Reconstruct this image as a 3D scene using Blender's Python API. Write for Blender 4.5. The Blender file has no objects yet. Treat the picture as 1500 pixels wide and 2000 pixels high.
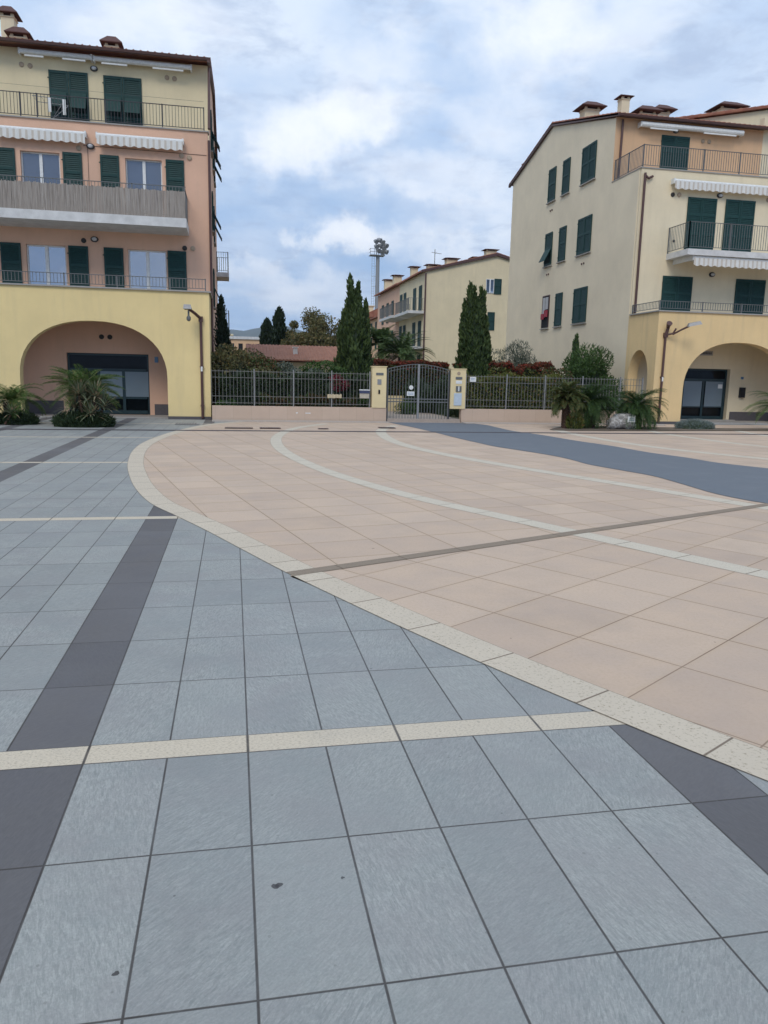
import bpy, bmesh, math, random
import numpy as np
from mathutils import Matrix, Vector
R = math.radians
random.seed(7); rng = np.random.default_rng(7)
S = bpy.context.scene
C = S.collection

# ------------------------------------------------------------------ camera
cam_d = bpy.data.cameras.new('camera'); cam = bpy.data.objects.new('camera', cam_d); C.objects.link(cam)
cam_d.sensor_fit = 'VERTICAL'; cam_d.sensor_height = 24.0; cam_d.sensor_width = 18.0
cam_d.lens = 24.0 * 1484.4 / 2000.0
cam_d.clip_start = 0.05; cam_d.clip_end = 12000
PITCH, ROLL, AZ = .17534, .02109, .19689
cp, sp = math.cos(PITCH), math.sin(PITCH); cr, sr = math.cos(ROLL), math.sin(ROLL)
fw = np.array([0, cp, -sp]); r0 = np.array([1., 0, 0]); d0 = np.array([0, -sp, -cp])
rt = cr * r0 - sr * d0; dn = sr * r0 + cr * d0
ca, sa = math.cos(AZ), math.sin(AZ)
A = np.array([[ca, sa, 0], [-sa, ca, 0], [0, 0, 1]])
rt, dn, fw = A @ rt, A @ dn, A @ fw
Mx = Matrix(((rt[0], -dn[0], -fw[0], 0), (rt[1], -dn[1], -fw[1], 0), (rt[2], -dn[2], -fw[2], 1.55), (0, 0, 0, 1)))
cam.matrix_world = Mx
S.camera = cam

# ------------------------------------------------------------------ node helpers
class NT:
    def __init__(s, nt): s.t = nt; s.n = nt.nodes; s.l = nt.links
    def node(s, kind, **kw):
        n = s.n.new(kind)
        for k, v in kw.items(): setattr(n, k, v)
        return n
    def put(s, sock, v):
        if v is None: return
        if isinstance(v, bpy.types.NodeSocket): s.l.new(v, sock)
        else:
            if isinstance(v, (tuple, list)) and len(v) == 3 and sock.type == 'RGBA': v = (*v, 1)
            sock.default_value = v
    def m(s, op, a, b=None, c=None, clamp=False):
        n = s.node('ShaderNodeMath', operation=op, use_clamp=clamp)
        s.put(n.inputs[0], a); s.put(n.inputs[1], b); s.put(n.inputs[2], c)
        return n.outputs[0]
    def vm(s, op, a, b=None):
        n = s.node('ShaderNodeVectorMath', operation=op)
        s.put(n.inputs[0], a); s.put(n.inputs[1], b)
        return n.outputs['Value'] if op in ('DOT_PRODUCT', 'LENGTH', 'DISTANCE') else n.outputs[0]
    def mix(s, f, a, b, mode='MIX'):
        n = s.node('ShaderNodeMix', data_type='RGBA', blend_type=mode)
        s.put(n.inputs[0], f); s.put(n.inputs[6], a); s.put(n.inputs[7], b)
        return n.outputs[2]
    def noise(s, vec, scale, detail=4, rough=.55, dist=0, color=False):
        n = s.node('ShaderNodeTexNoise'); s.put(n.inputs['Vector'], vec)
        n.inputs['Scale'].default_value = scale; n.inputs['Detail'].default_value = detail
        n.inputs['Roughness'].default_value = rough; n.inputs['Distortion'].default_value = dist
        return n.outputs['Color' if color else 'Fac']
    def ramp(s, f, stops, interp='LINEAR'):
        n = s.node('ShaderNodeValToRGB'); n.color_ramp.interpolation = interp
        e = n.color_ramp.elements
        while len(e) < len(stops): e.new(.5)
        for i, (p, c) in enumerate(stops):
            e[i].position = p; e[i].color = (c, c, c, 1) if isinstance(c, (int, float)) else (*c, 1)
        s.put(n.inputs[0], f); return n.outputs[0]
    def xyz(s, v):
        n = s.node('ShaderNodeSeparateXYZ'); s.put(n.inputs[0], v); return n.outputs
    def comb(s, x, y, z=0):
        n = s.node('ShaderNodeCombineXYZ'); s.put(n.inputs[0], x); s.put(n.inputs[1], y); s.put(n.inputs[2], z); return n.outputs[0]
    def scale(s, v, k): return s.vm('MULTIPLY', v, k)

def material(name):
    m = bpy.data.materials.new(name); m.use_nodes = True
    t = NT(m.node_tree); b = m.node_tree.nodes['Principled BSDF']
    return m, t, b
def pos(t): return t.node('ShaderNodeNewGeometry').outputs['Position']
def bump(t, b, h, strength=.3, dist=.01):
    n = t.node('ShaderNodeBump'); n.inputs['Strength'].default_value = strength; n.inputs['Distance'].default_value = dist
    t.put(n.inputs['Height'], h); t.l.new(n.outputs[0], b.inputs['Normal'])

# ------------------------------------------------------------------ sky, sun, exposure
SUN_EL, SUN_AZ = R(44), R(-24)      # sun behind the camera, a little to its left
W = bpy.data.worlds.new('World'); S.world = W; W.use_nodes = True
t = NT(W.node_tree)
bg = W.node_tree.nodes['Background']; bg.inputs['Strength'].default_value = .1
sky = t.node('ShaderNodeTexSky', sky_type='NISHITA'); sky.sun_disc = False
sky.sun_elevation = SUN_EL; sky.sun_rotation = R(180) - SUN_AZ; sky.air_density = 1.0; sky.dust_density = 1.5
D = t.vm('NORMALIZE', t.node('ShaderNodeTexCoord').outputs['Generated'])
dz = t.xyz(D)
zc = t.m('MAXIMUM', dz[2], .04)
# flattened cloud-layer coordinates, softened near the horizon
lay = t.comb(t.m('DIVIDE', dz[0], t.m('ADD', zc, .12)), t.m('DIVIDE', dz[1], t.m('ADD', zc, .12)), 0)
warp = t.vm('ADD', D, t.scale(t.vm('SUBTRACT', t.noise(D, 10, 8, .62, color=True), (.5, .5, .5)), (.17, .17, .12)))
def blob(c, rad, flat=1.0, edge=.35):
    d = t.vm('SUBTRACT', warp, c)
    d = t.vm('MULTIPLY', d, (1 / rad, 1 / rad, 1 / (rad * flat)))
    return t.ramp(t.vm('LENGTH', d), [(0, 1.0), (edge, .85), (1.0, 0.0)], 'EASE')
n1 = t.noise(lay, 1.3, 8, .6, .25); n2 = t.noise(t.vm('ADD', lay, (7.3, 2.1, 0)), 4.6, 7, .64, .2)
n3 = t.noise(D, 3.6, 8, .56, .2); n4 = t.noise(t.vm('ADD', t.vm('MULTIPLY', D, (1, 1, 2.6)), (3.1, 5.2, 1.7)), 5.5, 8, .57, .1)
K = 11.6
base = t.ramp(dz[2], [(0, (.40, .57, .76)), (.05, (.34, .50, .73)), (.14, (.38, .52, .74)), (.30, (.43, .57, .79)), (.5, (.50, .63, .82)), (1, (.48, .60, .78))])
sheet = t.ramp(n1, [(.38, 0.0), (.60, 1.0)], 'EASE')
base = t.mix(t.m('MULTIPLY', sheet, .7), base, (.58, .68, .83))
wisps = t.ramp(n3, [(.45, 0.0), (.66, 1.0)], 'EASE')
base = t.mix(t.m('MULTIPLY', wisps, .68), base, (.78, .85, .94))
under = t.ramp(n2, [(.46, 0.0), (.68, 1.0)], 'EASE')
base = t.mix(t.m('MULTIPLY', under, .62), base, (.37, .46, .63))
base = t.mix(t.m('MULTIPLY', t.ramp(n4, [(.50, 0.0), (.68, 1.0)], 'EASE'), .45), base, (.86, .90, .96))
WHT = (.93, .955, .99)
lump = t.ramp(t.noise(D, 9, 8, .58, .2), [(.32, .35), (.60, 1.0)], 'EASE')
for c, rad, fl, k in [((.098, .95, .285), .105, .50, .95), ((.145, .945, .30), .07, .8, .8), ((.06, .957, .262), .07, .5, .75), ((.334, .867, .369), .12, .55, .85), ((.16, .92, .36), .10, .3, .5),
                      ((.148, .974, .176), .056, .60, .98), ((.185, .967, .170), .035, .6, .8), ((.112, .98, .166), .035, .6, .7),
                      ((.262, .951, .158), .075, .36, .85), ((.08, .985, .172), .035, .5, .6), ((.05, .985, .125), .13, .18, .65),
                      ((.248, .941, .235), .12, .3, .55), ((.30, .905, .30), .10, .45, .5), ((-.105, .927, .359), .12, .5, .5), ((.06, .99, .095), .12, .22, .55)]:
    base = t.mix(t.m('MULTIPLY', t.m('MULTIPLY', blob(c, rad, fl), k), lump), base, WHT)
for c, rad, fl, k in [((.225, .968, .122), .08, .45, .55), ((.015, .99, .20), .09, .35, .45), ((.03, .997, .066), .10, .30, .6), ((.165, .974, .135), .06, .35, .65), ((.21, .96, .20), .07, .35, .5), ((.10, .975, .215), .10, .22, .45)]:
    base = t.mix(t.m('MULTIPLY', blob(c, rad, fl), k), base, (.29, .45, .70))
rear = t.m('MULTIPLY', t.ramp(t.m('MULTIPLY', dz[1], -1.0), [(.2, 0.0), (.7, 1.0)]), t.ramp(n3, [(.35, .75), (.65, .25)]))
base = t.mix(rear, base, (.22, .40, .78))
col = t.mix(.93, sky.outputs[0], t.scale(base, (K, K, K)))
t.l.new(col, bg.inputs['Color'])
sl = bpy.data.lights.new('sun', 'SUN'); sl.energy = 1.35; sl.angle = R(22); sl.color = (1, .93, .83)
so = bpy.data.objects.new('sun', sl); C.objects.link(so)
sd = Vector((math.sin(SUN_AZ) * math.cos(SUN_EL), -math.cos(SUN_AZ) * math.cos(SUN_EL), math.sin(SUN_EL)))
so.rotation_euler = sd.to_track_quat('Z', 'Y').to_euler()
S.view_settings.view_transform = 'Standard'; S.view_settings.look = 'None'
S.view_settings.exposure = 0.17; S.view_settings.gamma = 1

# ------------------------------------------------------------------ mesh helpers
class MB:
    def __init__(s): s.v = []; s.f = []; s.uv = None
    def poly(s, pts):
        n = len(s.v); s.v += [tuple(p) for p in pts]; s.f.append(list(range(n, n + len(pts))))
    def box(s, x0, x1, y0, y1, z0, z1):
        n = len(s.v)
        s.v += [(x, y, z) for z in (z0, z1) for x, y in ((x0, y0), (x1, y0), (x1, y1), (x0, y1))]
        s.f += [[n + i for i in q] for q in ((3, 2, 1, 0), (4, 5, 6, 7), (0, 1, 5, 4), (1, 2, 6, 5), (2, 3, 7, 6), (3, 0, 4, 7))]
        return s
    def hexa(s, p):      # 8 points: bottom four then top four
        n = len(s.v); s.v += [tuple(q) for q in p]
        s.f += [[n + i for i in q] for q in ((3, 2, 1, 0), (4, 5, 6, 7), (0, 1, 5, 4), (1, 2, 6, 5), (2, 3, 7, 6), (3, 0, 4, 7))]
        return s
    def prism(s, pts, axis, a0, a1):   # polygon in the two other axes, extruded along axis
        n = len(s.v); k = len(pts)
        for a in (a0, a1):
            for p, q in pts:
                s.v.append({'x': (a, p, q), 'y': (p, a, q), 'z': (p, q, a)}[axis])
        s.f.append([n + i for i in range(k)][::-1]); s.f.append([n + k + i for i in range(k)])
        for i in range(k):
            j = (i + 1) % k; s.f.append([n + i, n + j, n + k + j, n + k + i])
        return s
    def tube(s, p, q, r, r2=None, k=8, cap=True):
        p, q = Vector(p), Vector(q); r2 = r if r2 is None else r2
        d = (q - p).normalized(); a = d.orthogonal().normalized(); b = d.cross(a)
        n = len(s.v)
        for c, rr in ((p, r), (q, r2)):
            for i in range(k):
                an = 2 * math.pi * i / k; s.v.append(tuple(c + (a * math.cos(an) + b * math.sin(an)) * rr))
        for i in range(k):
            j = (i + 1) % k; s.f.append([n + i, n + j, n + k + j, n + k + i])
        if cap: s.f.append([n + i for i in range(k)][::-1]); s.f.append([n + k + i for i in range(k)])
        return s
    def path(s, pts, r, k=8):
        for i in range(len(pts) - 1):
            rr = r if not isinstance(r, (list, tuple)) else r[i]; r2 = r if not isinstance(r, (list, tuple)) else r[i + 1]
            s.tube(pts[i], pts[i + 1], rr, r2, k)
        return s
    def lathe(s, c, prof, k=16):     # prof: (radius, z)
        n = len(s.v); m = len(prof)
        for rr, z in prof:
            for i in range(k):
                an = 2 * math.pi * i / k; s.v.append((c[0] + rr * math.cos(an), c[1] + rr * math.sin(an), c[2] + z))
        for a in range(m - 1):
            for i in range(k):
                j = (i + 1) % k; s.f.append([n + a * k + i, n + a * k + j, n + (a + 1) * k + j, n + (a + 1) * k + i])
        s.f.append([n + i for i in range(k)][::-1]); s.f.append([n + (m - 1) * k + i for i in range(k)])
        return s
    def mesh(s, name, mat):
        me = bpy.data.meshes.new(name); me.from_pydata(s.v, [], s.f)
        if s.uv:
            u = me.uv_layers.new(name='UVMap'); i = 0
            for li, l in enumerate(me.loops): u.data[li].uv = s.uv[l.vertex_index]
        if mat: me.materials.append(mat)
        me.update(); return me
def label(o, lab=None, cat=None, group=None, kind=None):
    if lab: o['label'] = lab
    if cat: o['category'] = cat
    if group: o['group'] = group
    if kind: o['kind'] = kind
    return o
def link(name, me, parent=None, loc=(0, 0, 0), rz=0.0, smooth=False):
    o = bpy.data.objects.new(name, me); C.objects.link(o)
    o.location = loc; o.rotation_euler = (0, 0, rz)
    if parent: o.parent = parent
    if smooth:
        for p in me.polygons: p.use_smooth = True
    return o
def obj(name, mb, mat, parent=None, loc=(0, 0, 0), rz=0.0, smooth=False):
    return link(name, mb.mesh(name, mat), parent, loc, rz, smooth)
def empty(name, loc, lab, cat, group=None, rz=0.0):
    o = bpy.data.objects.new(name, None); C.objects.link(o); o.location = loc; o.rotation_euler = (0, 0, rz)
    o.empty_display_size = .2
    return label(o, lab, cat, group)
def struct(name, mb, mat): return label(obj(name, mb, mat), kind='structure')
def copy_tree(o, parent=None):
    c = o.copy(); C.objects.link(c); c.parent = parent
    for ch in list(o.children): copy_tree(ch, c)
    return c

# ------------------------------------------------------------------ materials
def stucco(name, c, dirt=(.35, .30, .22), amt=.25, streak=.15, rough=.9):
    m, t, b = material(name); p = pos(t)
    n = t.noise(p, .55, 6, .66); f = t.noise(p, 28, 4, .6)
    x = t.xyz(p)
    st = t.noise(t.comb(t.m('MULTIPLY', t.m('ADD', x[0], x[1]), 2.3), t.m('MULTIPLY', x[2], .22), 0), 1.6, 5, .6)
    c2 = tuple(v * .86 for v in c)
    k = t.mix(t.ramp(n, [(.35, 0.0), (.7, 1.0)]), c, c2)
    k = t.mix(t.m('MULTIPLY', t.ramp(st, [(.50, 0.0), (.70, 1.0)]), amt * 1.3), k, tuple(a * .6 + d * .4 * .8 for a, d in zip(c, dirt)))
    low = t.m('MULTIPLY', t.ramp(t.m('ADD', x[2], t.m('MULTIPLY', n, .5)), [(.25, 1.0), (.75, 0.0)]), streak)
    k = t.mix(low, k, dirt)
    k = t.mix(t.m('MULTIPLY', f, .22), k, tuple(v * .75 for v in c))
    t.l.new(k, b.inputs['Base Color']); b.inputs['Roughness'].default_value = rough
    bump(t, b, f, .35, .006); return m
def plain(name, c, rough=.6, metal=0.0, var=.15, scale=12, spec=.5):
    m, t, b = material(name); n = t.noise(pos(t), scale, 4, .6)
    t.l.new(t.mix(n, tuple(v * (1 + var) for v in c), tuple(v * (1 - 2 * var) for v in c)), b.inputs['Base Color'])
    b.inputs['Roughness'].default_value = rough; b.inputs['Metallic'].default_value = metal
    b.inputs['Specular IOR Level'].default_value = spec
    return m
M = {}
M['yellow'] = stucco('yellow_stucco', (.84, .655, .315))
M['pale_yellow'] = stucco('pale_yellow_stucco', (.80, .675, .425))
M['pink'] = stucco('pink_stucco', (.76, .475, .325))
M['orange'] = stucco('orange_stucco', (.74, .47, .27))
M['gold'] = stucco('golden_stucco', (.82, .60, .305), amt=.45)
M['cream'] = stucco('cream_stucco', (.82, .70, .48))
M['beige'] = stucco('beige_stucco', (.84, .725, .525), amt=.08)
M['cream2'] = stucco('far_cream_stucco', (.80, .675, .44))
M['pillar'] = stucco('pillar_stucco', (.79, .645, .365), streak=.1)
M['white'] = plain('white_paint', (.78, .78, .74), .5)
M['plaster_white'] = plain('white_plaster', (.66, .65, .62), .8, var=.2, scale=3)
M['green'] = plain('dark_green_paint', (.012, .052, .046), .6, var=.25, spec=.3)
M['green_dark'] = plain('shutter_backing', (.008, .026, .024), .8, spec=.2)
M['teal'] = plain('dark_teal_frame', (.006, .030, .036), .45)
M['brown'] = plain('brown_copper_paint', (.10, .048, .040), .5, .1)
M['dark'] = plain('dark_metal', (.05, .05, .055), .5, .3)
M['iron'] = plain('grey_painted_iron', (.15, .155, .15), .55, .2)
M['iron_light'] = plain('light_grey_iron', (.30, .30, .295), .5, .3)
M['fence_iron'] = plain('weathered_fence_iron', (.20, .195, .18), .6, .1)
M['slab'] = plain('stone_edge', (.36, .34, .31), .8)
M['plinth'] = plain('dark_plinth', (.095, .085, .088), .7)
M['black'] = plain('black_interior', (.012, .012, .013), .9)
M['curtain'] = plain('curtain_cloth', (.48, .48, .48), .9)
M['red_cloth'] = plain('red_cloth', (.35, .05, .07), .9)
M['lampglass'] = plain('lamp_glass', (.55, .56, .56), .25)
M['bark'] = plain('bark', (.13, .09, .06), .9, var=.4, scale=9)
M['shag'] = plain('palm_trunk_fibre', (.10, .055, .035), .95, var=.45, scale=30)
M['soil'] = plain('soil', (.17, .13, .09), 1, var=.35, scale=5)
M['blue_sign'] = plain('blue_sign', (.10, .22, .38), .4)
M['grille'] = plain('vent_grille', (.42, .32, .22), .7)
M['vent_black'] = plain('vent_black', (.03, .028, .025), .7)

def glass(name, tint, rough=.04, spec=1.0):
    m, t, b = material(name); n = t.noise(pos(t), .7, 3)
    t.l.new(t.mix(n, tint, tuple(v * .5 for v in tint)), b.inputs['Base Color'])
    b.inputs['Roughness'].default_value = rough; b.inputs['Specular IOR Level'].default_value = spec
    b.inputs['IOR'].default_value = 1.9
    bump(t, b, t.noise(pos(t), 1.3, 2), .12, .02); return m
M['glass_sky_tint'] = glass('sky_tinted_glass', (.03, .11, .26)); M['glass_sky_tint'].node_tree.nodes['Principled BSDF'].inputs['IOR'].default_value = 2.4  # reflected blue sky is painted into the pane's base colour
M['glass_grey'] = glass('net_curtain_glass', (.10, .12, .16), .08); M['glass_grey'].node_tree.nodes['Principled BSDF'].inputs['IOR'].default_value = 1.7
M['glass_dark'] = glass('dark_shop_glass', (.006, .009, .011), .05, .5); M['glass_dark'].node_tree.nodes['Principled BSDF'].inputs['IOR'].default_value = 1.25
M['glass_frost'] = plain('frosted_film_glass', (.17, .22, .25), .35, var=.06, scale=2)

def bamboo():
    m, t, b = material('reed_screen'); x = t.xyz(pos(t))
    n = t.noise(t.comb(t.m('MULTIPLY', x[0], 26), t.m('MULTIPLY', x[2], .9), 0), 1.0, 3, .7)
    g = t.noise(t.comb(t.m('MULTIPLY', x[0], 3), x[2], 3), 1.0, 3, .7)
    k = t.ramp(n, [(.25, (.10, .08, .065)), (.5, (.34, .295, .25)), (.75, (.46, .42, .37))])
    t.l.new(t.mix(t.m('MULTIPLY', g, .45), k, (.25, .22, .19)), b.inputs['Base Color'])
    b.inputs['Roughness'].default_value = .9; bump(t, b, n, .8, .02); return m
M['bamboo'] = bamboo()
def tiles():
    m, t, b = material('terracotta_tiles'); p = pos(t); x = t.xyz(p)
    n = t.noise(p, 4, 5, .7); v = t.node('ShaderNodeTexVoronoi'); t.put(v.inputs['Vector'], p); v.inputs['Scale'].default_value = 3.2
    k = t.mix(n, (.32, .10, .055), (.20, .075, .05))
    k = t.mix(t.m('MULTIPLY', t.xyz(v.outputs['Color'])[0], .5), k, (.40, .19, .11))
    k = t.mix(t.ramp(t.noise(p, 1.3, 5), [(.5, 0.0), (.75, .6)]), k, (.10, .075, .06))
    t.l.new(k, b.inputs['Base Color']); b.inputs['Roughness'].default_value = .9; bump(t, b, n, .5, .02); return m
M['tiles'] = tiles()
def awning_mat():
    m, t, b = material('striped_awning_canvas'); x = t.xyz(pos(t))
    s = t.m('GREATER_THAN', t.m('FRACT', t.m('MULTIPLY', x[0], 5.2)), .62)
    k = t.mix(s, (.72, .71, .66), (.56, .50, .42)); k = t.mix(t.m('MULTIPLY', t.noise(pos(t), 5), .3), k, (.42, .40, .36))
    t.l.new(k, b.inputs['Base Color']); b.inputs['Roughness'].default_value = .9; return m
M['awning'] = awning_mat()

# ---- paving
def joint(t, u, w, period):      # u in tile units
    f = t.m('FRACT', u); d = t.m('MINIMUM', f, t.m('SUBTRACT', 1.0, f))
    return t.ramp(t.m('DIVIDE', t.m('MULTIPLY', d, period), w), [(.35, 1.0), (.75, 0.0)])
def wn(t, a, b_, c=0.0):
    n = t.node('ShaderNodeTexWhiteNoise', noise_dimensions='3D'); t.put(n.inputs['Vector'], t.comb(a, b_, c)); return n.outputs['Value'], n.outputs['Color']
def spots(t, p, scale, r):
    v = t.node('ShaderNodeTexVoronoi'); t.put(v.inputs['Vector'], p); v.inputs['Scale'].default_value = scale
    c = t.xyz(v.outputs['Color'])
    return t.m('MULTIPLY', t.m('LESS_THAN', v.outputs['Distance'], t.m('MULTIPLY', c[0], r)), t.m('GREATER_THAN', c[1], .72))
def gray_paving():
    m, t, b = material('blue_grey_paving'); p = pos(t); x = t.xyz(p)
    u = t.m('DIVIDE', t.m('SUBTRACT', x[0], .041), .3255)
    yy = t.m('MODULO', t.m('ADD', t.m('SUBTRACT', x[1], 3.148), 53.6), 5.36)
    band = t.m('GREATER_THAN', yy, 5.205)
    v = t.m('DIVIDE', yy, .6506)
    iu, iv = t.m('FLOOR', u), t.m('ADD', t.m('FLOOR', v), t.m('MULTIPLY', t.m('FLOOR', t.m('DIVIDE', t.m('ADD', t.m('SUBTRACT', x[1], 3.148), 53.6), 5.36)), 11.0))
    dark = t.m('COMPARE', t.m('MODULO', t.m('ADD', iu, 80.0), 8.0), 5.0, .2)
    r1, rc = wn(t, iu, iv)
    ru = t.m('MULTIPLY', t.m('SUBTRACT', r1, .5), 1.4)
    # brushed streaks turning from tile to tile
    rot = t.node('ShaderNodeVectorRotate', rotation_type='Z_AXIS'); t.put(rot.inputs['Vector'], t.vm('ADD', p, t.scale(rc, (9, 9, 9)))); t.put(rot.inputs['Angle'], t.m('ADD', ru, .35))
    s1 = t.noise(t.scale(rot.outputs[0], (80, 17, 1)), 1.5, 6, .7, .6)
    s2 = t.noise(p, 2.3, 5, .6); s3 = t.noise(p, 120, 3, .7)
    k = t.mix(t.ramp(s1, [(.36, 0.0), (.64, 1.0)]), (.235, .248, .232), (.43, .435, .40))
    k = t.mix(t.m('MULTIPLY', t.ramp(s2, [(.42, 0.0), (.64, 1.0)]), .60), k, (.290, .278, .268))
    k = t.mix(t.m('MULTIPLY', t.ramp(t.noise(t.vm('ADD', p, t.scale(rc, (5, 5, 5))), 3.2, 5, .6), [(.48, 0.0), (.66, 1.0)]), .35), k, (.25, .28, .27))
    k = t.mix(t.m('MULTIPLY', t.m('POWER', r1, 1.6), .38), k, (.205, .222, .215))
    k = t.mix(t.m('MULTIPLY', t.m('POWER', t.xyz(rc)[1], 2.2), .34), k, (.37, .38, .345))
    k = t.mix(t.m('MULTIPLY', t.ramp(t.noise(p, 34, 5, .75), [(.42, 0.0), (.62, 1.0)]), .22), k, (.30, .285, .275))
    k = t.mix(t.m('MULTIPLY', t.ramp(s3, [(.35, 0.0), (.7, 1.0)]), .34), k, (.16, .17, .165))
    dk = t.mix(t.m('MULTIPLY', t.m('ADD', t.m('MULTIPLY', t.ramp(s1, [(.38, 0.0), (.64, 1.0)]), .45), t.m('MULTIPLY', r1, .4)), 1.0), (.098, .093, .088), (.158, .149, .140)); dk = t.mix(t.m('MULTIPLY', s2, .5), dk, (.12, .12, .14))
    k = t.mix(dark, k, dk)
    g = t.m('MAXIMUM', joint(t, u, .0066, .3255), joint(t, v, .0060, .6506))
    g = t.m('MULTIPLY', g, t.m('SUBTRACT', 1.0, t.m('MULTIPLY', band, 1.0)))
    pit = t.noise(t.scale(p, (1, 2.4, 1)), 75, 4, .7)
    w = t.mix(t.ramp(pit, [(.50, 0.0), (.66, 1.0)]), (.62, .535, .405), (.30, .24, .17)); w = t.mix(t.m('MULTIPLY', s2, .4), w, (.52, .455, .35))
    k = t.mix(band, k, w)
    gb = t.m('MULTIPLY', joint(t, t.m('DIVIDE', t.m('SUBTRACT', x[0], .041), .651), .010, .651), band)
    eb = joint(t, t.m('DIVIDE', t.m('SUBTRACT', yy, 5.205), 5.36), .006, 5.36)
    g = t.m('MAXIMUM', t.m('MAXIMUM', g, gb), eb)
    k = t.mix(t.m('MULTIPLY', g, t.m('ADD', .58, t.m('MULTIPLY', t.noise(p, 6, 4, .7), .62)), clamp=True), k, (.052, .045, .040))
    k = t.mix(t.m('MULTIPLY', t.ramp(t.noise(p, .9, 6, .68), [(.55, 0.0), (.74, 1.0)]), .28), k, (.17, .175, .175))
    k = t.mix(t.m('MULTIPLY', spots(t, p, 7, .05), .6), k, (.07, .065, .06))
    k = t.mix(t.m('MULTIPLY', spots(t, p, 2.1, .022), .75), k, (.06, .055, .05))
    k = t.mix(t.m('MULTIPLY', spots(t, p, 23, .16), .35), k, (.12, .12, .11))
    wp = t.vm('ADD', p, t.scale(t.vm('SUBTRACT', t.noise(p, 45, 2, color=True), (.5, .5, .5)), (.02, .02, 0)))
    for cx_, cy_, rr in ((.108, 2.124, .012), (.118, 2.128, .011), (-.322, 1.845, .009), (.317, 2.13, .004)):
        k = t.mix(t.m('MULTIPLY', t.m('LESS_THAN', t.vm('DISTANCE', wp, (cx_, cy_, 0)), rr), .85), k, (.035, .03, .03))
    k = t.mix(t.m('MULTIPLY', t.ramp(t.noise(p, .35, 4, .6), [(.45, 0.0), (.75, 1.0)]), .18), k, (.33, .35, .37))
    t.l.new(k, b.inputs['Base Color'])
    t.l.new(t.m('ADD', .48, t.m('MULTIPLY', s2, .25)), b.inputs['Roughness']); b.inputs['Specular IOR Level'].default_value = .28
    h = t.m('SUBTRACT', t.m('MULTIPLY', s1, .12), g); bump(t, b, h, .45, .004); return m
def peach_paving(name, ang, ou, ov, per=.65):
    m, t, b = material(name); p = pos(t); x = t.xyz(p)
    c, s = math.cos(ang), math.sin(ang)
    u = t.m('DIVIDE', t.m('SUBTRACT', t.m('ADD', t.m('MULTIPLY', x[0], c), t.m('MULTIPLY', x[1], s)), ou), per)
    v = t.m('DIVIDE', t.m('SUBTRACT', t.m('SUBTRACT', t.m('MULTIPLY', x[1], c), t.m('MULTIPLY', x[0], s)), ov), per)
    r1, rc = wn(t, t.m('FLOOR', u), t.m('FLOOR', v), 3.0)
    s2 = t.noise(p, 1.6, 5, .6); s3 = t.noise(p, 45, 5, .75)
    k = t.mix(t.ramp(s2, [(.38, 0.0), (.66, 1.0)]), (.560, .422, .308), (.480, .375, .295))
    k = t.mix(t.m('MULTIPLY', r1, .5), k, (.625, .49, .37))
    k = t.mix(t.m('MULTIPLY', t.ramp(s3, [(.45, 0.0), (.75, 1.0)]), .4), k, (.40, .29, .20))
    k = t.mix(t.m('MULTIPLY', t.m('POWER', t.xyz(rc)[1], 2), .35), k, (.44, .335, .26))
    k = t.mix(t.m('MULTIPLY', t.ramp(t.noise(p, .7, 6, .7), [(.52, 0.0), (.72, 1.0)]), .28), k, (.36, .28, .21))
    g = t.m('MAXIMUM', joint(t, u, .0075, per), joint(t, v, .0070, per))
    fade = t.m('ADD', .30, t.m('MULTIPLY', t.noise(p, 1.1, 4), .85))
    k = t.mix(t.m('MULTIPLY', g, fade, clamp=True), k, (.10, .062, .042))
    near = t.m('MAXIMUM', joint(t, u, .05, per), joint(t, v, .05, per))
    k = t.mix(t.m('MULTIPLY', t.m('MULTIPLY', near, t.noise(p, 3, 3)), .35), k, (.50, .36, .22))
    k = t.mix(t.m('MULTIPLY', spots(t, p, 4, .06), .55), k, (.12, .09, .08))
    t.l.new(k, b.inputs['Base Color']); b.inputs['Roughness'].default_value = .75; b.inputs['Specular IOR Level'].default_value = .2
    bump(t, b, t.m('SUBTRACT', t.m('MULTIPLY', s3, .15), g), .4, .004); return m
def band_mat(name, c1, c2, pitc, per=.655):
    m, t, b = material(name); p = pos(t)
    uv = t.xyz(t.node('ShaderNodeUVMap').outputs[0])
    pit = t.noise(p, 62, 4, .7); big = t.noise(p, 2.2, 4)
    r1, rc = wn(t, t.m('FLOOR', t.m('DIVIDE', uv[0], per)), 1.0)
    k = t.mix(big, c1, c2); k = t.mix(t.m('MULTIPLY', r1, .3), k, c2)
    k = t.mix(t.ramp(pit, [(.55, 0.0), (.67, .75)]), k, pitc)
    g = t.m('MAXIMUM', joint(t, t.m('DIVIDE', uv[0], per), .010, per), joint(t, t.m('ADD', uv[1], .0), .0, 1.0) if False else t.ramp(t.m('MINIMUM', uv[1], t.m('SUBTRACT', 1.0, uv[1])), [(.008, .8), (.02, 0.0)]))
    k = t.mix(t.m('MULTIPLY', g, .8), k, (.12, .085, .06))
    t.l.new(k, b.inputs['Base Color']); b.inputs['Roughness'].default_value = .85; b.inputs['Specular IOR Level'].default_value = .15; bump(t, b, t.m('SUBTRACT', t.m('MULTIPLY', pit, -.2), g), .4, .004); return m
M['gray_paving'] = gray_paving()
M['peach_near'] = peach_paving('peach_paving_near', R(33.7), 5.32, 2.955)
M['peach_far'] = peach_paving('peach_paving_far', R(12.0), 3.36, 7.945, .635)
M['white_band'] = band_mat('travertine_band', (.62, .535, .415), (.53, .46, .36), (.25, .205, .14))
M['white_band_far'] = band_mat('white_stone_band', (.62, .555, .44), (.55, .49, .39), (.36, .30, .23))
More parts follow.
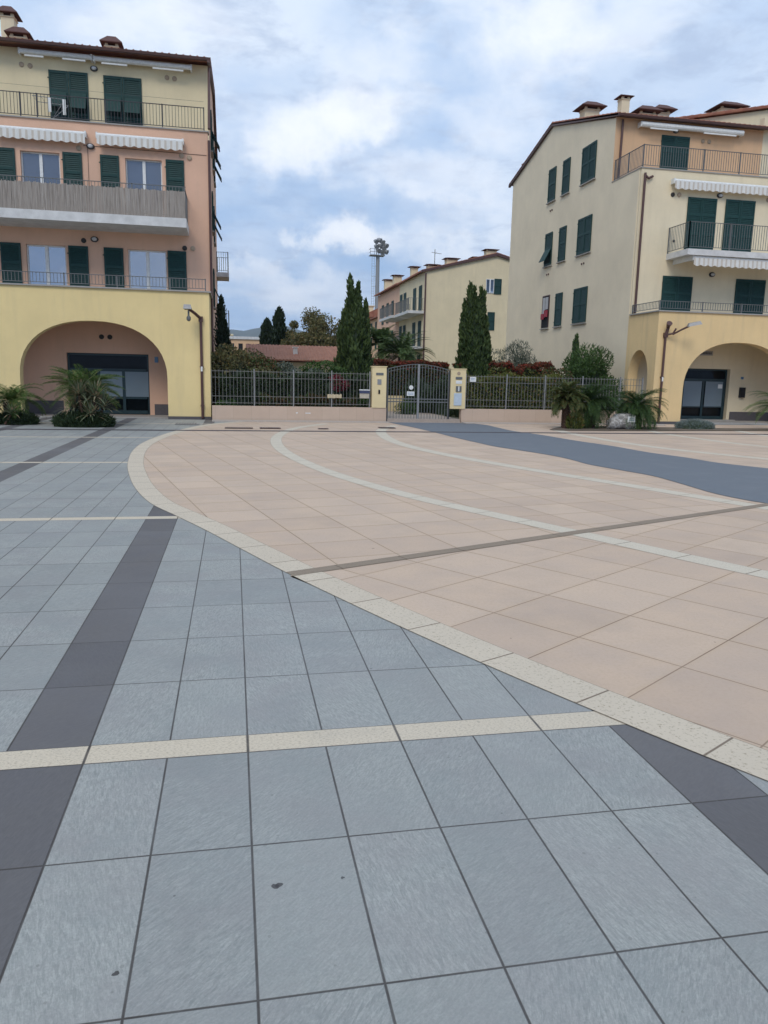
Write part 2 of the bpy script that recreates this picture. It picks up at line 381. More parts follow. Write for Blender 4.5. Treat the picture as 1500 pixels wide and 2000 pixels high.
M['brown_band'] = band_mat('brown_stone_band', (.29, .235, .175), (.25, .20, .15), (.17, .14, .11), .65)
def asphalt():
    m, t, b = material('blue_grey_resin'); p = pos(t)
    k = t.mix(t.noise(p, 150, 3, .7), (.108, .124, .142), (.165, .185, .205)); k = t.mix(t.m('MULTIPLY', t.noise(p, .7, 4), .5), k, (.115, .130, .150))
    k = t.mix(t.ramp(t.noise(p, 1.9, 6, .7), [(.5, 0.0), (.75, .45)]), k, (.19, .20, .21))
    k = t.mix(t.m('MULTIPLY', spots(t, p, 1.5, .04), .4), k, (.07, .08, .09))
    t.l.new(k, b.inputs['Base Color']); b.inputs['Roughness'].default_value = .8; bump(t, b, t.noise(p, 150, 3), .3, .003); return m
M['asphalt'] = asphalt()
def wallstone():
    m, t, b = material('peach_wall_cladding'); p = pos(t); x = t.xyz(p)
    g = t.m('MULTIPLY', joint(t, t.m('DIVIDE', x[0], .6), .006, .6), .4); n = t.noise(p, 3, 5)
    k = t.mix(n, (.56, .42, .31), (.47, .35, .26)); k = t.mix(t.m('MULTIPLY', wn(t, t.m('FLOOR', t.m('DIVIDE', x[0], .6)), 1)[0], .3), k, (.60, .47, .37))
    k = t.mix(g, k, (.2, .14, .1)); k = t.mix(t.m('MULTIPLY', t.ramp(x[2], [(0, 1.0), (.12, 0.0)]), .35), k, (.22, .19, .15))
    t.l.new(k, b.inputs['Base Color']); b.inputs['Roughness'].default_value = .8; return m
M['wallstone'] = wallstone()
def boulder_mat():
    m, t, b = material('veined_boulder'); p = pos(t)
    v = t.node('ShaderNodeTexVoronoi', feature='DISTANCE_TO_EDGE'); t.put(v.inputs['Vector'], t.vm('ADD', p, t.scale(t.noise(p, 4, 4, color=True), (.35, .35, .35)))); v.inputs['Scale'].default_value = 5
    k = t.mix(t.ramp(v.outputs['Distance'], [(.02, 1.0), (.09, 0.0)]), t.mix(t.noise(p, 9), (.20, .20, .20), (.32, .29, .24)), (.48, .46, .42))
    t.l.new(k, b.inputs['Base Color']); b.inputs['Roughness'].default_value = .9; bump(t, b, t.noise(p, 18, 5), .8, .03); return m
M['boulder'] = boulder_mat()
def ground_mat():
    m, t, b = material('scrubby_ground'); p = pos(t)
    k = t.mix(t.noise(p, .12, 5), (.07, .085, .035), (.15, .12, .075)); k = t.mix(t.m('MULTIPLY', t.noise(p, 6, 4), .4), k, (.05, .06, .03))
    t.l.new(k, b.inputs['Base Color']); b.inputs['Roughness'].default_value = 1; return m
M['ground'] = ground_mat()
def leaf_mat(name, a, b_, c=None, camt=.0, clump=1.2):
    m, t, b = material(name); g = t.node('ShaderNodeNewGeometry')
    r = g.outputs['Random Per Island']; n = t.noise(g.outputs['Position'], clump, 3)
    k = t.mix(r, a, b_); k = t.mix(t.m('MULTIPLY', t.ramp(n, [(.4, 0.0), (.65, 1.0)]), .45), k, tuple(v * .55 for v in a))
    if c: k = t.mix(t.m('GREATER_THAN', t.m('FRACT', t.m('MULTIPLY', r, 17.3)), 1 - camt), k, c)
    t.l.new(k, b.inputs['Base Color']); b.inputs['Roughness'].default_value = .6; b.inputs['Specular IOR Level'].default_value = .25
    tr = t.node('ShaderNodeBsdfTranslucent'); t.l.new(k, tr.inputs['Color'])
    mx = t.node('ShaderNodeMixShader'); mx.inputs[0].default_value = .22
    t.l.new(b.outputs[0], mx.inputs[1]); t.l.new(tr.outputs[0], mx.inputs[2]); t.l.new(mx.outputs[0], t.n['Material Output'].inputs['Surface'])
    return m
L = {
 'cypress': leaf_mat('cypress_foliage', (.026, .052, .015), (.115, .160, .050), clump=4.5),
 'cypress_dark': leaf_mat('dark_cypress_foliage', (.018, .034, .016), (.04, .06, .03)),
 'green': leaf_mat('green_foliage', (.040, .085, .020), (.10, .165, .045), clump=2),
 'yellowgreen': leaf_mat('yellow_green_foliage', (.08, .115, .025), (.19, .19, .05), (.22, .12, .04), .1),
 'dark': leaf_mat('dark_foliage', (.022, .045, .018), (.06, .085, .035)),
 'grey': leaf_mat('grey_green_foliage', (.08, .105, .075), (.17, .195, .15)),
 'silver': leaf_mat('silver_foliage', (.15, .19, .17), (.30, .35, .32)),
 'red': leaf_mat('red_tipped_foliage', (.15, .030, .020), (.10, .085, .030), (.24, .045, .025), .3),
 'brownred': leaf_mat('russet_foliage', (.09, .06, .025), (.16, .085, .035), (.06, .10, .03), .45),
 'pinkflower': leaf_mat('pink_blossom', (.32, .025, .07), (.20, .04, .05), (.05, .08, .03), .4),
 'olivebrown': leaf_mat('autumn_foliage', (.10, .11, .045), (.22, .20, .085), (.24, .17, .07), .15),
 'cycas': leaf_mat('cycad_fronds', (.050, .110, .022), (.150, .225, .055), (.24, .22, .08), .10),
 'palm': leaf_mat('palm_leaves', (.05, .10, .03), (.14, .20, .07)),
 'fan': leaf_mat('fan_palm_leaves', (.050, .080, .022), (.13, .15, .045), (.20, .13, .05), .1),
 'cycas_dark': leaf_mat('dark_cycad_fronds', (.022, .055, .014), (.080, .135, .035)),
 'yucca': leaf_mat('yucca_blades', (.12, .15, .075), (.27, .30, .18), (.34, .25, .15), .25),
}
HAZED = None

# ------------------------------------------------------------------ ground and paving
def catmull(pts, n=8):
    P = [pts[0]] + list(pts) + [pts[-1]]; out = []
    for i in range(1, len(P) - 2):
        a, b, c, d = (np.array(P[j], float) for j in (i - 1, i, i + 1, i + 2))
        for k in range(n):
            s = k / n; out.append(.5 * ((2 * b) + (c - a) * s + (2 * a - 5 * b + 4 * c - d) * s * s + (3 * b - a - 3 * c + d) * s ** 3))
    out.append(np.array(P[-2], float)); return out
def sheet(name, pts, z, mat):
    mb = MB(); mb.poly([(p[0], p[1], z) for p in pts]); return struct(name, mb, mat)
def strip(name, pts, width, z, mat, side=1):
    q = catmull(pts, 6); mb = MB(); uv = []; L_ = .2
    for i, p in enumerate(q):
        a = q[max(i - 1, 0)]; b = q[min(i + 1, len(q) - 1)]; d = (b - a) / np.linalg.norm(b - a)
        n = np.array([-d[1], d[0]]) * side
        if i: L_ += np.linalg.norm(p - q[i - 1])
        mb.v += [(p[0], p[1], z), (p[0] + n[0] * width, p[1] + n[1] * width, z)]; uv += [(L_, 0), (L_, 1)]
    for i in range(len(q) - 1):
        f = [2 * i, 2 * i + 1, 2 * i + 3, 2 * i + 2]; mb.f.append(f if side < 0 else f[::-1])
    mb.uv = uv; return struct(name, mb, mat)
g = MB(); g.poly([(-1750, -850, -.06), (2350, -850, -.06), (2350, 4150, -.06), (-1750, 4150, -.06)])
struct('ground', g, M['ground'])
sheet('plaza_paving', [(-30, -14), (45, -14), (45, 29), (-30, 29)], 0, M['gray_paving'])
outer = [(.9, 26.6), (-.15, 25.4), (-.94, 23.9), (-1.62, 21.0), (-1.97, 18.1), (-1.99, 15.9), (-1.8, 13.63), (-1.56, 11.95), (-1.31, 10.6), (-1.0, 9.4), (-.63, 8.5), (-.29, 7.68), (.05, 6.80), (.38, 5.95), (.69, 5.22), (1.01, 4.50), (1.34, 3.80), (1.67, 3.15), (1.95, 2.63), (2.30, 2.05), (2.95, 1.1), (3.8, .05), (5.2, -1.4), (7.5, -3.2)]
oc = catmull(outer, 6)
mid_ = [p for p in oc]
up = [p + np.array([.1, .02]) for p in oc if p[1] > 5.88 + .0]; lo = [p + np.array([.1, .05]) for p in oc if p[1] <= 5.88]
by = lambda x: 6.16 + (x - 1.25) * .442
sheet('peach_paving', list(reversed(up)) + [(45, 26.6), (45, 11.0), (12.2, 11.0)] if False else [(.42, by(.42))] + list(reversed(up)) + [(45, 26.7), (45, 11.0), (12.2, by(12.2))], .002, M['peach_far'])
sheet('peach_paving', [(.42, by(.42)), (12.2, by(12.2)), (45, 11.0), (45, -3.2)] + list(reversed(lo)), .002, M['peach_near'])
strip('stone_band', outer, .265, .004, M['white_band'], 1)
strip('stone_band', [(2.9, 25.2), (1.85, 23.3), (1.28, 21.41), (.92, 19.27), (.83, 16.89), (.99, 14.65), (1.35, 12.48), (1.79, 10.83), (2.27, 9.45), (2.84, 8.22), (3.40, 7.03), (3.86, 6.04), (4.24, 5.26), (4.7, 4.3), (5.6, 2.7), (7.4, 0)], .27, .004, M['white_band_far'], 1)
strip('stone_band', [(5.05, 24.5), (4.35, 22.9), (3.95, 21.27), (3.72, 18.8), (3.82, 16.8), (4.18, 15.0), (4.85, 12.9), (5.68, 10.75), (6.30, 9.1), (6.66, 8.15), (7.4, 6.3), (8.8, 3.6)], .31, .004, M['white_band_far'], 1)
strip('stone_band', [(12.0, 25.2), (10.9, 24.6), (10.05, 23.0), (9.78, 21.4), (9.74, 19.4), (9.86, 17.6), (10.2, 16.1), (11.05, 14.2), (12.6, 11.4)], .34, .004, M['white_band_far'], 1)
strip('stone_band', [(13.3, 23.2), (13.0, 21.5), (12.97, 18.8), (13.25, 17.1), (14.1, 14.8)], .30, .004, M['white_band_far'], 1)
strip('stone_band', [(17.0, 24.2), (16.46, 22.39), (16.08, 20.6), (16.1, 18.0)], .30, .004, M['white_band_far'], 1)
strip('stone_band', [(.45, by(.45) - .01), (12.2, by(12.2) - .01)], .135, .006, M['brown_band'], 1)
alo = [(5.25, 26.42), (5.45, 24.8), (5.62, 23.2), (5.74, 21.2), (5.80, 19.6), (5.92, 18.0), (6.02, 17.0), (6.24, 16.2), (6.55, 15.0), (6.62, 14.2), (6.60, 13.3), (6.78, 12.4), (6.93, 11.6), (6.86, 10.6), (6.77, 9.75), (6.83, 9.15), (7.0, 8.7), (7.7, 7.4), (9.2, 5.2), (12, 1)]
ahi = [(7.75, 26.42), (8.5, 25.4), (8.5, 24.0), (8.45, 22.3), (8.72, 20.7), (8.88, 18.8), (9.12, 17.2), (9.18, 15.7), (9.42, 14.6), (9.50, 13.6), (9.9, 12.66), (10.7, 11.3), (12.4, 8.8), (16, 4)]
sheet('asphalt_road', [tuple(p) for p in catmull(alo, 6)] + [tuple(p) for p in reversed(catmull(ahi, 6))], .008, M['asphalt'])
# drain channel across the plaza
dr = MB(); dr.box(-16, 20, 21.42, 21.47, .002, .020); dr.box(-16, 20, 21.53, 21.58, .002, .020)
for i in range(72): dr.box(-16 + i * .5, -16 + i * .5 + .47, 21.47, 21.53, .002, .014)
struct('drain_channel', dr, M['plinth'])
pv = MB(); pv.box(-.7, 5.25, 25.75, 26.3, 0, .035); pv.box(7.98, 15.7, 25.75, 26.3, 0, .035)
struct('pavement', pv, plain('pale_kerb_stone', (.46, .40, .34), .8))
bed = MB()
for pts in ([(9.9, 22.9), (10.4, 22.6), (13.0, 22.75), (14.6, 22.9), (18.7, 23.2), (30, 23.3), (30, 24.3), (18, 24.4), (15, 24.6), (12.4, 25.1), (10.9, 24.3)],):
    bed.poly([(x, y, .020) for x, y in [tuple(p) for p in catmull(pts + [pts[0]], 4)]])
struct('soil_bed', bed, M['soil'])
b2 = MB(); b2.box(-.7, 15.6, 26.9, 50, -.05, .12)
struct('garden_soil', b2, M['ground'])
b3 = MB(); b3.box(5.3, 7.95, 26.3, 40, -.02, .13); b3.box(5.3, 7.95, 26.1, 26.3, 0, .02)
struct('driveway', b3, plain('driveway_stone', (.40, .33, .27), .85))

# ------------------------------------------------------------------ building parts
def wall_with_holes(mb, u0, u1, z0, z1, holes, y0, th):
    us = sorted({u0, u1, *[h[0] for h in holes], *[h[1] for h in holes]}); zs = sorted({z0, z1, *[h[2] for h in holes], *[h[3] for h in holes]})
    for i in range(len(us) - 1):
        run = None
        for j in range(len(zs) - 1):
            cu, cz = (us[i] + us[i + 1]) / 2, (zs[j] + zs[j + 1]) / 2
            solid = not any(h[0] < cu < h[1] and h[2] < cz < h[3] for h in holes)
            if solid: run = (zs[j], zs[j + 1]) if run is None else (run[0], zs[j + 1])
            if run and (not solid or j == len(zs) - 2):
                mb.box(us[i], us[i + 1], y0, y0 + th, *run); run = None
    return mb
def arch_curve(c, w, spring, rise, n=24, e=2.25):
    out = []
    for i in range(n + 1):
        a = math.pi * i / n
        x = math.copysign(abs(math.cos(a)) ** (2 / e), math.cos(a)) * w; z = abs(math.sin(a)) ** (2 / e) * rise
        out.append((c + x, spring + z))
    return out       # from right to left
_leaf = {}
def leaf_mesh(w, h, flap=0):
    key = (round(w, 2), round(h, 2), flap)
    if key in _leaf: return _leaf[key]
    w, h = key[0], key[1]
    mb = MB(); s = .065
    mb.box(0, s, -.045, 0, 0, h); mb.box(w - s, w, -.045, 0, 0, h)
    rails = [0, h * .52, h] if h < 1.9 else [0, h * .36, h * .70, h]
    for i, z in enumerate(rails):
        z0 = max(0, z - .045); z1 = min(h, z + .045)
        if i == 0: z1 = .09
        if i == len(rails) - 1: z0 = h - .09
        mb.box(s, w - s, -.043, -.002, z0, z1)
    back = MB()
    for i in range(len(rails) - 1):
        a, b = rails[i] + (.09 if i == 0 else .045), rails[i + 1] - (.09 if i == len(rails) - 2 else .045)
        n = max(3, int((b - a) / .062)); st = (b - a) / n
        fl = flap and i == (0 if h < 1.9 else 1)
        if fl:   # hinged section pushed out at the bottom
            L_ = (b - a); oy = -math.sin(R(28)) * L_; oz = b - math.cos(R(28)) * L_
            mb.hexa([(s, oy - .045, oz), (w - s, oy - .045, oz), (w - s, oy - .01, oz), (s, oy - .01, oz), (s, -.06, b), (w - s, -.06, b), (w - s, -.025, b), (s, -.025, b)])
            continue
        for k in range(n):
            z = a + k * st
            mb.hexa([(s, -.034, z), (w - s, -.034, z), (w - s, -.022, z), (s, -.022, z), (s, -.018, z + st * .9), (w - s, -.018, z + st * .9), (w - s, -.006, z + st * .9), (s, -.006, z + st * .9)])
    for z in (h * .12, h * .88): mb.box(-.035, .02, -.055, -.045, z - .02, z + .02)
    me = mb.mesh('shutter', M['green']); bk = MB(); bk.box(.05, w - .05, -.004, .004, .05, h - .05); bm_ = bk.mesh('backing', M['green_dark'])
    _leaf[key] = (me, bm_); return _leaf[key]
def place(parent, wx, wy, wz, rz):      # world position into the parent's frame (parents are unrotated)
    return (wx - parent.location.x, wy - parent.location.y, wz - parent.location.z)
class Face:
    """a facade: local x runs right as seen from outside, y goes into the wall"""
    def __init__(s, parent, ox, oy, rz): s.p = parent; s.o = (ox, oy); s.rz = rz
    def at(s, u, z, d=0.0):
        c, q = math.cos(s.rz), math.sin(s.rz)
        return (s.o[0] + c * u - q * d - s.p.location.x, s.o[1] + q * u + c * d - s.p.location.y, z - s.p.location.z)
    def part(s, name, mb, mat, u=0, z=0, d=0, smooth=False): return obj(name, mb, mat, s.p, s.at(u, z, d), s.rz, smooth)
    def leaf(s, u, z, w, h, flap=0, d=0.0, mirror=False, lab=None):
        me, bk = leaf_mesh(w, h, flap)
        o = link('shutter', me, s.p, s.at(u, z, d), s.rz)
        b = link('backing', bk, o)
        if lab: o['label'] = lab
        return o
    def pair(s, u0, u1, z0, z1, flap=0, sill=True, d=-.01):
        w = (u1 - u0) / 2
        s.leaf(u0, z0, w - .006, z1 - z0, flap, d); s.leaf(u0 + w + .006, z0, w - .006, z1 - z0, flap, d)
        if sill: s.part('sill', MB().box(-.06, u1 - u0 + .06, -.09, .0, -.075, -.03), M['slab'], u0, z0)
    def window(s, u0, u1, z0, z1, pane, fr=.05, split=True, d=.12, mat='white'):
        w, h = u1 - u0, z1 - z0; f = MB()
        f.box(0, fr, 0, .06, 0, h); f.box(w - fr, w, 0, .06, 0, h); f.box(fr, w - fr, 0, .06, h - fr, h); f.box(fr, w - fr, 0, .06, 0, fr)
        if split: f.box(w / 2 - fr * 1.1, w / 2 + fr * 1.1, -.01, .06, fr, h - fr)
        o = s.part('window', f, M[mat], u0, z0, d)
        a = fr; bnds = [(fr, w / 2 - fr * 1.1), (w / 2 + fr * 1.1, w - fr)] if split else [(fr, w - fr)]
        for x0, x1 in bnds: obj('pane', MB().box(x0, x1, .03, .045, fr, h - fr), M[pane] if isinstance(pane, str) else pane, o)
        return o
    def vent(s, u, z, mat='grille', r=.085):
        mb = MB(); prof = [(r, 0), (r, .03), (r * .6, .045)]
        v0 = MB(); v0.lathe((0, 0, 0), prof, 14); mb.v = [(x, -zz, y) for x, y, zz in v0.v]; mb.f = [list(reversed(f)) for f in v0.f]
        s.part('vent_cover', mb, M[mat], u, z, 0)
    def lamp(s, u, z):
        mb = MB(); v0 = MB(); v0.lathe((0, 0, 0), [(.13, 0), (.13, .05), (.11, .08), (.10, .081)], 16)
        mb.v = [(x, -zz, y * .72) for x, y, zz in v0.v]; mb.f = [list(reversed(f)) for f in v0.f]
        o = s.part('wall_light', mb, M['dark'], u, z)
        g_ = MB(); v0 = MB(); v0.lathe((0, 0, 0), [(.095, .07), (.07, .12), (.02, .135)], 14); g_.v = [(x, -zz, y * .72) for x, y, zz in v0.v]; g_.f = [list(reversed(f)) for f in v0.f]
        obj('lamp_glass', g_, M['lampglass'], o)
    def awning(s, u0, u1, z, d=-.12, drop=.28, rollr=.07, open_=.10):
        w = u1 - u0; mb = MB().tube((0, 0, 0), (w, 0, 0), rollr, k=12)
        for x in (0, w): mb.box(x - .03, x + .03, -.05, -d, -.1, .09)
        mb.box(0, w, .02, .10, .055, .085)
        o = s.part('awning', mb, M['white'], u0, z, d)
        if drop:
            v = MB(); n = int(w / .05); k = .30
            for i in range(n):
                x0, x1 = i * w / n, (i + 1) * w / n
                zz = lambda x: -drop + .055 * abs(math.sin(math.pi * x / k)) * -1 + .03
                yy = lambda x: -.085 - .012 * math.sin(2 * math.pi * x / k)
                v.poly([(x0, yy(x0), zz(x0)), (x1, yy(x1), zz(x1)), (x1, -.075, -.02), (x0, -.075, -.02)])
                v.poly([(x0, yy(x0) + .006, zz(x0)), (x0, -.069, -.02), (x1, -.069, -.02), (x1, yy(x1) + .006, zz(x1))])
            obj('valance', v, M['awning'], o)
        else:
            for fa, fb in ((.08, .34), (.60, .92)):
                obj('folding_arm', MB().box(w * fa, w * fb, -.13, -.07, -.19, -.14), M['white'], o)
def railing_mesh(L_, h, spacing=.105, posts=None, bar=.007, top=.018):
    mb = MB(); mb.box(0, L_, -top, top, h - .02, h); mb.box(0, L_, -.01, .01, .08, .10)
    n = max(1, int(L_ / spacing))
    for i in range(1, n): x = i * L_ / n; mb.box(x - bar, x + bar, -bar, bar, .10, h - .02)
    for x in (posts if posts is not None else [0, L_]): mb.box(x - .018, x + .018, -.018, .018, 0, h + .01)
    return mb
def tile_roof(x0, x1, prof, wave=.24, amp=.045, th=.09):
    """barrel tiles: ridges run along the slope; prof = list of (y, z)"""
    mb = MB(); n = int((x1 - x0) / wave) * 6; pr = []
    for i in range(len(prof) - 1):
        (ya, za), (yb, zb) = prof[i], prof[i + 1]; k = max(1, int(math.hypot(yb - ya, zb - za) / .38))
        for j in range(k): pr.append((ya + (yb - ya) * j / k, za + (zb - za) * j / k, 0)); pr.append((ya + (yb - ya) * (j + .97) / k, za + (zb - za) * (j + .97) / k, .02 if za > zb else -.0))
    pr.append((*prof[-1], 0)); m = len(pr)
    for i in range(n + 1):
        x = x0 + (x1 - x0) * i / n; a = amp * (math.sin(2 * math.pi * (x - x0) / wave))
        for k, (y, z, e) in enumerate(pr): mb.v.append((x, y, z + th + a + (k % 2) * .018))
    for i in range(n):
        for j in range(m - 1): q = i * m + j; mb.f.append([q, q + m, q + m + 1, q + 1])
    n0 = len(mb.v)
    for x in (x0, x1):
        for y, z in prof: mb.v.append((x, y, z + .01))
    k = len(prof)
    for j in range(k - 1): mb.f.append([n0 + j, n0 + j + 1, n0 + k + j + 1, n0 + k + j])
    # eave and gable closures
    for (pa, idx) in ((0, 0), (m - 1, k - 1)):
        ring = [i * m + pa for i in range(n + 1)]; mb.f.append(ring + [n0 + k + idx, n0 + idx])
    for (base, st) in ((n0, 0), (n0 + k, n * m)):
        mb.f.append([st + j for j in range(m)] + [base + j for j in range(k - 1, -1, -1)])
    return mb
def chimney(parent, name, x, y, z0, w, d, h, hat=.16, rz=0, mat='cream', flat=False, roof=None):
    mb = MB().box(-w / 2, w / 2, -d / 2, d / 2, 0, h - .13)
    mb.box(-w / 2 - .03, w / 2 + .03, -d / 2 - .03, d / 2 + .03, h - .13, h - .09)
    for sx in (-1, 1):
        for sy in (-1, 1): mb.box(sx * (w / 2 - .05) - .05, sx * (w / 2 - .05) + .05, sy * (d / 2 - .05) - .05, sy * (d / 2 - .05) + .05, h - .09, h + .02)
    base = parent.location
    o = obj(name, mb, M[mat], roof or parent, (x - base.x, y - base.y, z0 - base.z) , rz)
    if roof: o.location = (x - base.x - roof.location.x, y - base.y - roof.location.y, z0 - base.z - roof.location.z)
    hb = MB(); a, b = w / 2 + hat, d / 2 + hat; rise = .05 if flat else .22
    hb.hexa([(-a, -b, h + .02), (a, -b, h + .02), (a, b, h + .02), (-a, b, h + .02), (-w * .32, -d * .32, h + .05 + rise), (w * .32, -d * .32, h + .05 + rise), (w * .32, d * .32, h + .05 + rise), (-w * .32, d * .32, h + .05 + rise)])
    hb.box(-a, a, -b, b, h - .005, h + .018)
    c = obj('chimney_hat', hb, M['hat'], parent if roof else o, (0, 0, 0))
    if roof:
        c.location = o.location + roof.location; 
    return o
M['hat'] = plain('chimney_hat_tiles', (.12, .055, .045), .8, var=.3)

# ================================================================== LEFT BUILDING
XL = -.75; XW = -15.0
LB = empty('apartment_building', (XL, 26.85, 0), 'pink and pale yellow apartment block on the left, above a yellow arched portico', 'building')
lf = Face(LB, 0, 0, 0)
pf = [(XL, 0), (XL, 4.2), (XW, 4.2), (XW, 0)]
a2 = list(reversed(arch_curve(-10.55, 2.31, 1.35, 1.82))); a1 = list(reversed(arch_curve(-4.47, 2.31, 1.35, 1.82)))
# outline: start bottom right, up, left, down, then along the arches (left to right)
ol = [(XL, .1), (XL, 4.2), (XW, 4.2), (XW, .1)] + [(a2[0][0], .1)] + a2 + [(a2[-1][0], .1)] + [(a1[0][0], .1)] + a1 + [(a1[-1][0], .1)]
lf.part('portico', MB().prism([(x, z) for x, z in ol], 'y', 0, .42), M['yellow'], 0, 0, 26.85)
pe = MB().box(XL - .42, XL, .42, 2.05, .1, 4.2); lf.part('portico_side', pe, M['yellow'], 0, 0, 26.85)
for x0, x1 in ((-2.16, XL), (-8.24, -6.78), (XW, -12.86)): lf.part('plinth', MB().box(x0 - .015, x1 + .015, -.015, .43, 0, .1), M['plinth'], 0, 0, 26.85)
lf.part('portico_ceiling', MB().box(XW, XL - .42, .42, 2.05, 3.95, 4.2), M['pink'], 0, 0, 26.85)
lf.part('porch_floor', MB().box(XW, XL, .43, 2.05, 0, .03), M['slab'], 0, 0, 26.85)
lf.part('terrace_ledge', MB().box(XW, XL + .07, -.07, 2.05, 4.2, 4.245), M['slab'], 0, 0, 26.85)
# pink wall with french windows
W1 = [(-6.86, -5.58, 3.62, 5.77), (-3.54, -2.24, 3.62, 5.77)]; W2 = [(-6.87, -5.63, 6.62, 8.75), (-3.52, -2.31, 6.62, 8.75)]
DR = (-5.73, -2.96, .03, 2.18)
lf.part('wall', wall_with_holes(MB(), XW, XL, 0, 9.77, W1 + W2 + [DR], 0, .3), M['pink'], 0, 0, 28.9)
lf.part('plinth', MB().box(XW, -5.9, -.02, -.001, 0.03, .5).box(-2.8, XL - .43, -.02, -.001, 0.03, .42), M['plinth'], 0, 0, 28.9)
F = Face(LB, 0, 28.9, 0)
for i, (a, b, c, d) in enumerate(W1): F.window(a, b, c, d, 'glass_sky_tint')
for i, (a, b, c, d) in enumerate(W2): F.window(a, b, c, d, 'glass_grey', fr=.045)
for x in (-7.66, -5.49, -4.33, -2.20): F.leaf(x, 3.62, .64, 2.16, d=-.01)
for x in (-7.64, -5.53, -4.33, -2.18): F.leaf(x, 6.66, .61, 2.13, d=-.01)
F.window(*DR, 'glass_dark', fr=.07, mat='teal', split=False)
dm = MB()
for x in (.0, .92, 1.76): dm.box(x + .0, x + .10, -.03, .0, .0, 1.50)
dm.box(0, 2.6, -.032, -.002, 1.50, 1.60); dm.box(0, 2.6, -.032, -.002, 0, .12); dm.box(0, 2.6, -.032, -.002, .53, .60)
F.part('door_frame', dm, M['teal'], -5.66, .06, .11)
F.part('frosted_panel', MB().box(0, .80, 0, .012, 0, .9).box(-.9, -.1, 0, .012, 0, .9), M['glass_frost'], -3.80, .67, .10)
for x, z, m_ in ((-4.53, 2.75, 'vent_black'), (-4.25, 2.75, 'vent_black'), (-1.61, 5.89, 'vent_black'), (-1.33, 5.89, 'grille'), (-4.98, 5.97, 'vent_black'), (-1.38, 8.9, 'grille'), (-1.64, 8.95, 'grille'), (-5.0, 8.95, 'grille')): F.vent(x, z, m_)
F.lamp(-4.62, 6.03); F.lamp(-4.62, 9.03)
F.part('alarm_box', MB().box(0, .12, -.04, 0, 0, .2), M['blue_sign'], -2.75, 1.9)
F.awning(-7.6, -4.75, 9.36, d=-.18, drop=.30); F.awning(-4.38, -1.58, 9.36, d=-.18, drop=.30)
F.part('cable', MB().tube((-4.72, -.012, 9.0), (-4.72, -.012, 7.2), .008, k=5).tube((-4.85, -.012, 9.05), (-.8, -.012, 9.02), .008, k=5), M['brown'])
# top floor
FT = Face(LB, 0, 30.6, 0)
FT.part('top_wall', MB().box(XW, XL, -.012, .29, 9.3, 12.5), M['pale_yellow'], 0, 0)
FT.pair(-6.18, -4.88, 9.72, 11.88, flap=1, sill=False); FT.pair(-4.36, -3.07, 9.72, 11.86, flap=1, sill=False)
FT.lamp(-4.66, 12.05)
for x, z in ((-7.05, 11.97), (-6.77, 11.95), (-2.18, 11.98), (-1.92, 11.97)): FT.vent(x, z)
FT.awning(-7.05, -4.70, 12.33, d=-.24, drop=0, rollr=.085); FT.awning(-4.62, -1.32, 12.31, d=-.24, drop=0, rollr=.085)
lf.part('terrace_floor', MB().box(XW, XL, 29.2, 30.6, 9.3, 9.5), M['slab'], 0, 0)
lf.part('parapet_cap', MB().box(XW, XL + .04, 28.85, 29.24, 9.77, 9.81), M['slab'], 0, 0)
def rail(face, name, u0, u1, z, d, h, posts=None, mat='iron', **k):
    return face.part(name, railing_mesh(u1 - u0, h, posts=[p - u0 for p in posts] if posts else None, **k), M[mat], u0, z, d)
F0 = Face(LB, 0, 0, 0)
rail(F0, 'railing', XW, -.87, 9.81, 29.0, .78, posts=[-12, -9.4, -6.8, -6.28, -4.1, -2.26, -.87], mat='dark')
rail(F0, 'railing', XW, -.86, 4.245, 26.95, .40, posts=[-12, -9, -5.3, -3.67, -2.0, -.86], mat='iron')
# clothes line above the rail
wl = MB().tube((XW, 29.0, 10.85), (-.87, 29.0, 10.78), .004, k=4)
F0.part('clothes_line', wl, M['dark'], 0, 0)
# balcony of the second floor with its reed screen
bs = MB().box(XW, -1.45, 0, 1.6, 6.31, 6.60); o = F0.part('balcony', bs, M['plaster_white'], 0, 0, 27.3)
r_ = obj('railing', railing_mesh(13.5, 1.0, posts=[0, 2.5, 5, 7.6, 9.9, 11.8, 13.45]), M['iron'], o, (XW + .05, .06, 6.60))
r2_ = obj('railing', railing_mesh(1.5, 1.0), M['iron'], o, (-1.5, .08, 6.60), R(90))
sc = MB()
x = XW + .05
while x < -1.5:
    w_ = random.uniform(.03, .05); sc.box(x, x + w_ * .9, random.uniform(0, .012), .022, random.uniform(-.03, .0), .86 + random.uniform(-.025, .02)); x += w_
obj('reed_screen', sc, M['bamboo'], o, (0, .01, 6.58))
# roof
lprof = [(30.0, 12.47), (38.2, 14.1), (43.7, 12.65)]
rf = F0.part('roof', tile_roof(XW - .3, XL + .12, lprof), M['tiles'], 0, 0)
F0.part('gutter', MB().prism([(29.95, 12.47), (30.05, 12.46), (30.05, 12.54), (29.93, 12.55)], 'x', XW, XL + .12), M['brown'], 0, 0)
F0.part('gable_trim', MB().prism([(29.95, 12.40), (38.2, 14.02), (43.8, 12.56), (43.8, 12.68), (38.2, 14.15), (29.95, 12.52)], 'x', XL + .001, XL + .10), M['brown'], 0, 0)
F0.part('side_wall', MB().prism([(29.2, 0), (29.2, 9.77), (30.6, 9.77), (30.6, 12.5), (38.2, 14.0), (43.4, 12.6), (43.4, 0)], 'x', XL - .3, XL - .002), M['pink'], 0, 0)
F0.part('rear_wall', MB().box(XW, XL - .3, 43.1, 43.4, 0, 12.6), M['pink'], 0, 0)
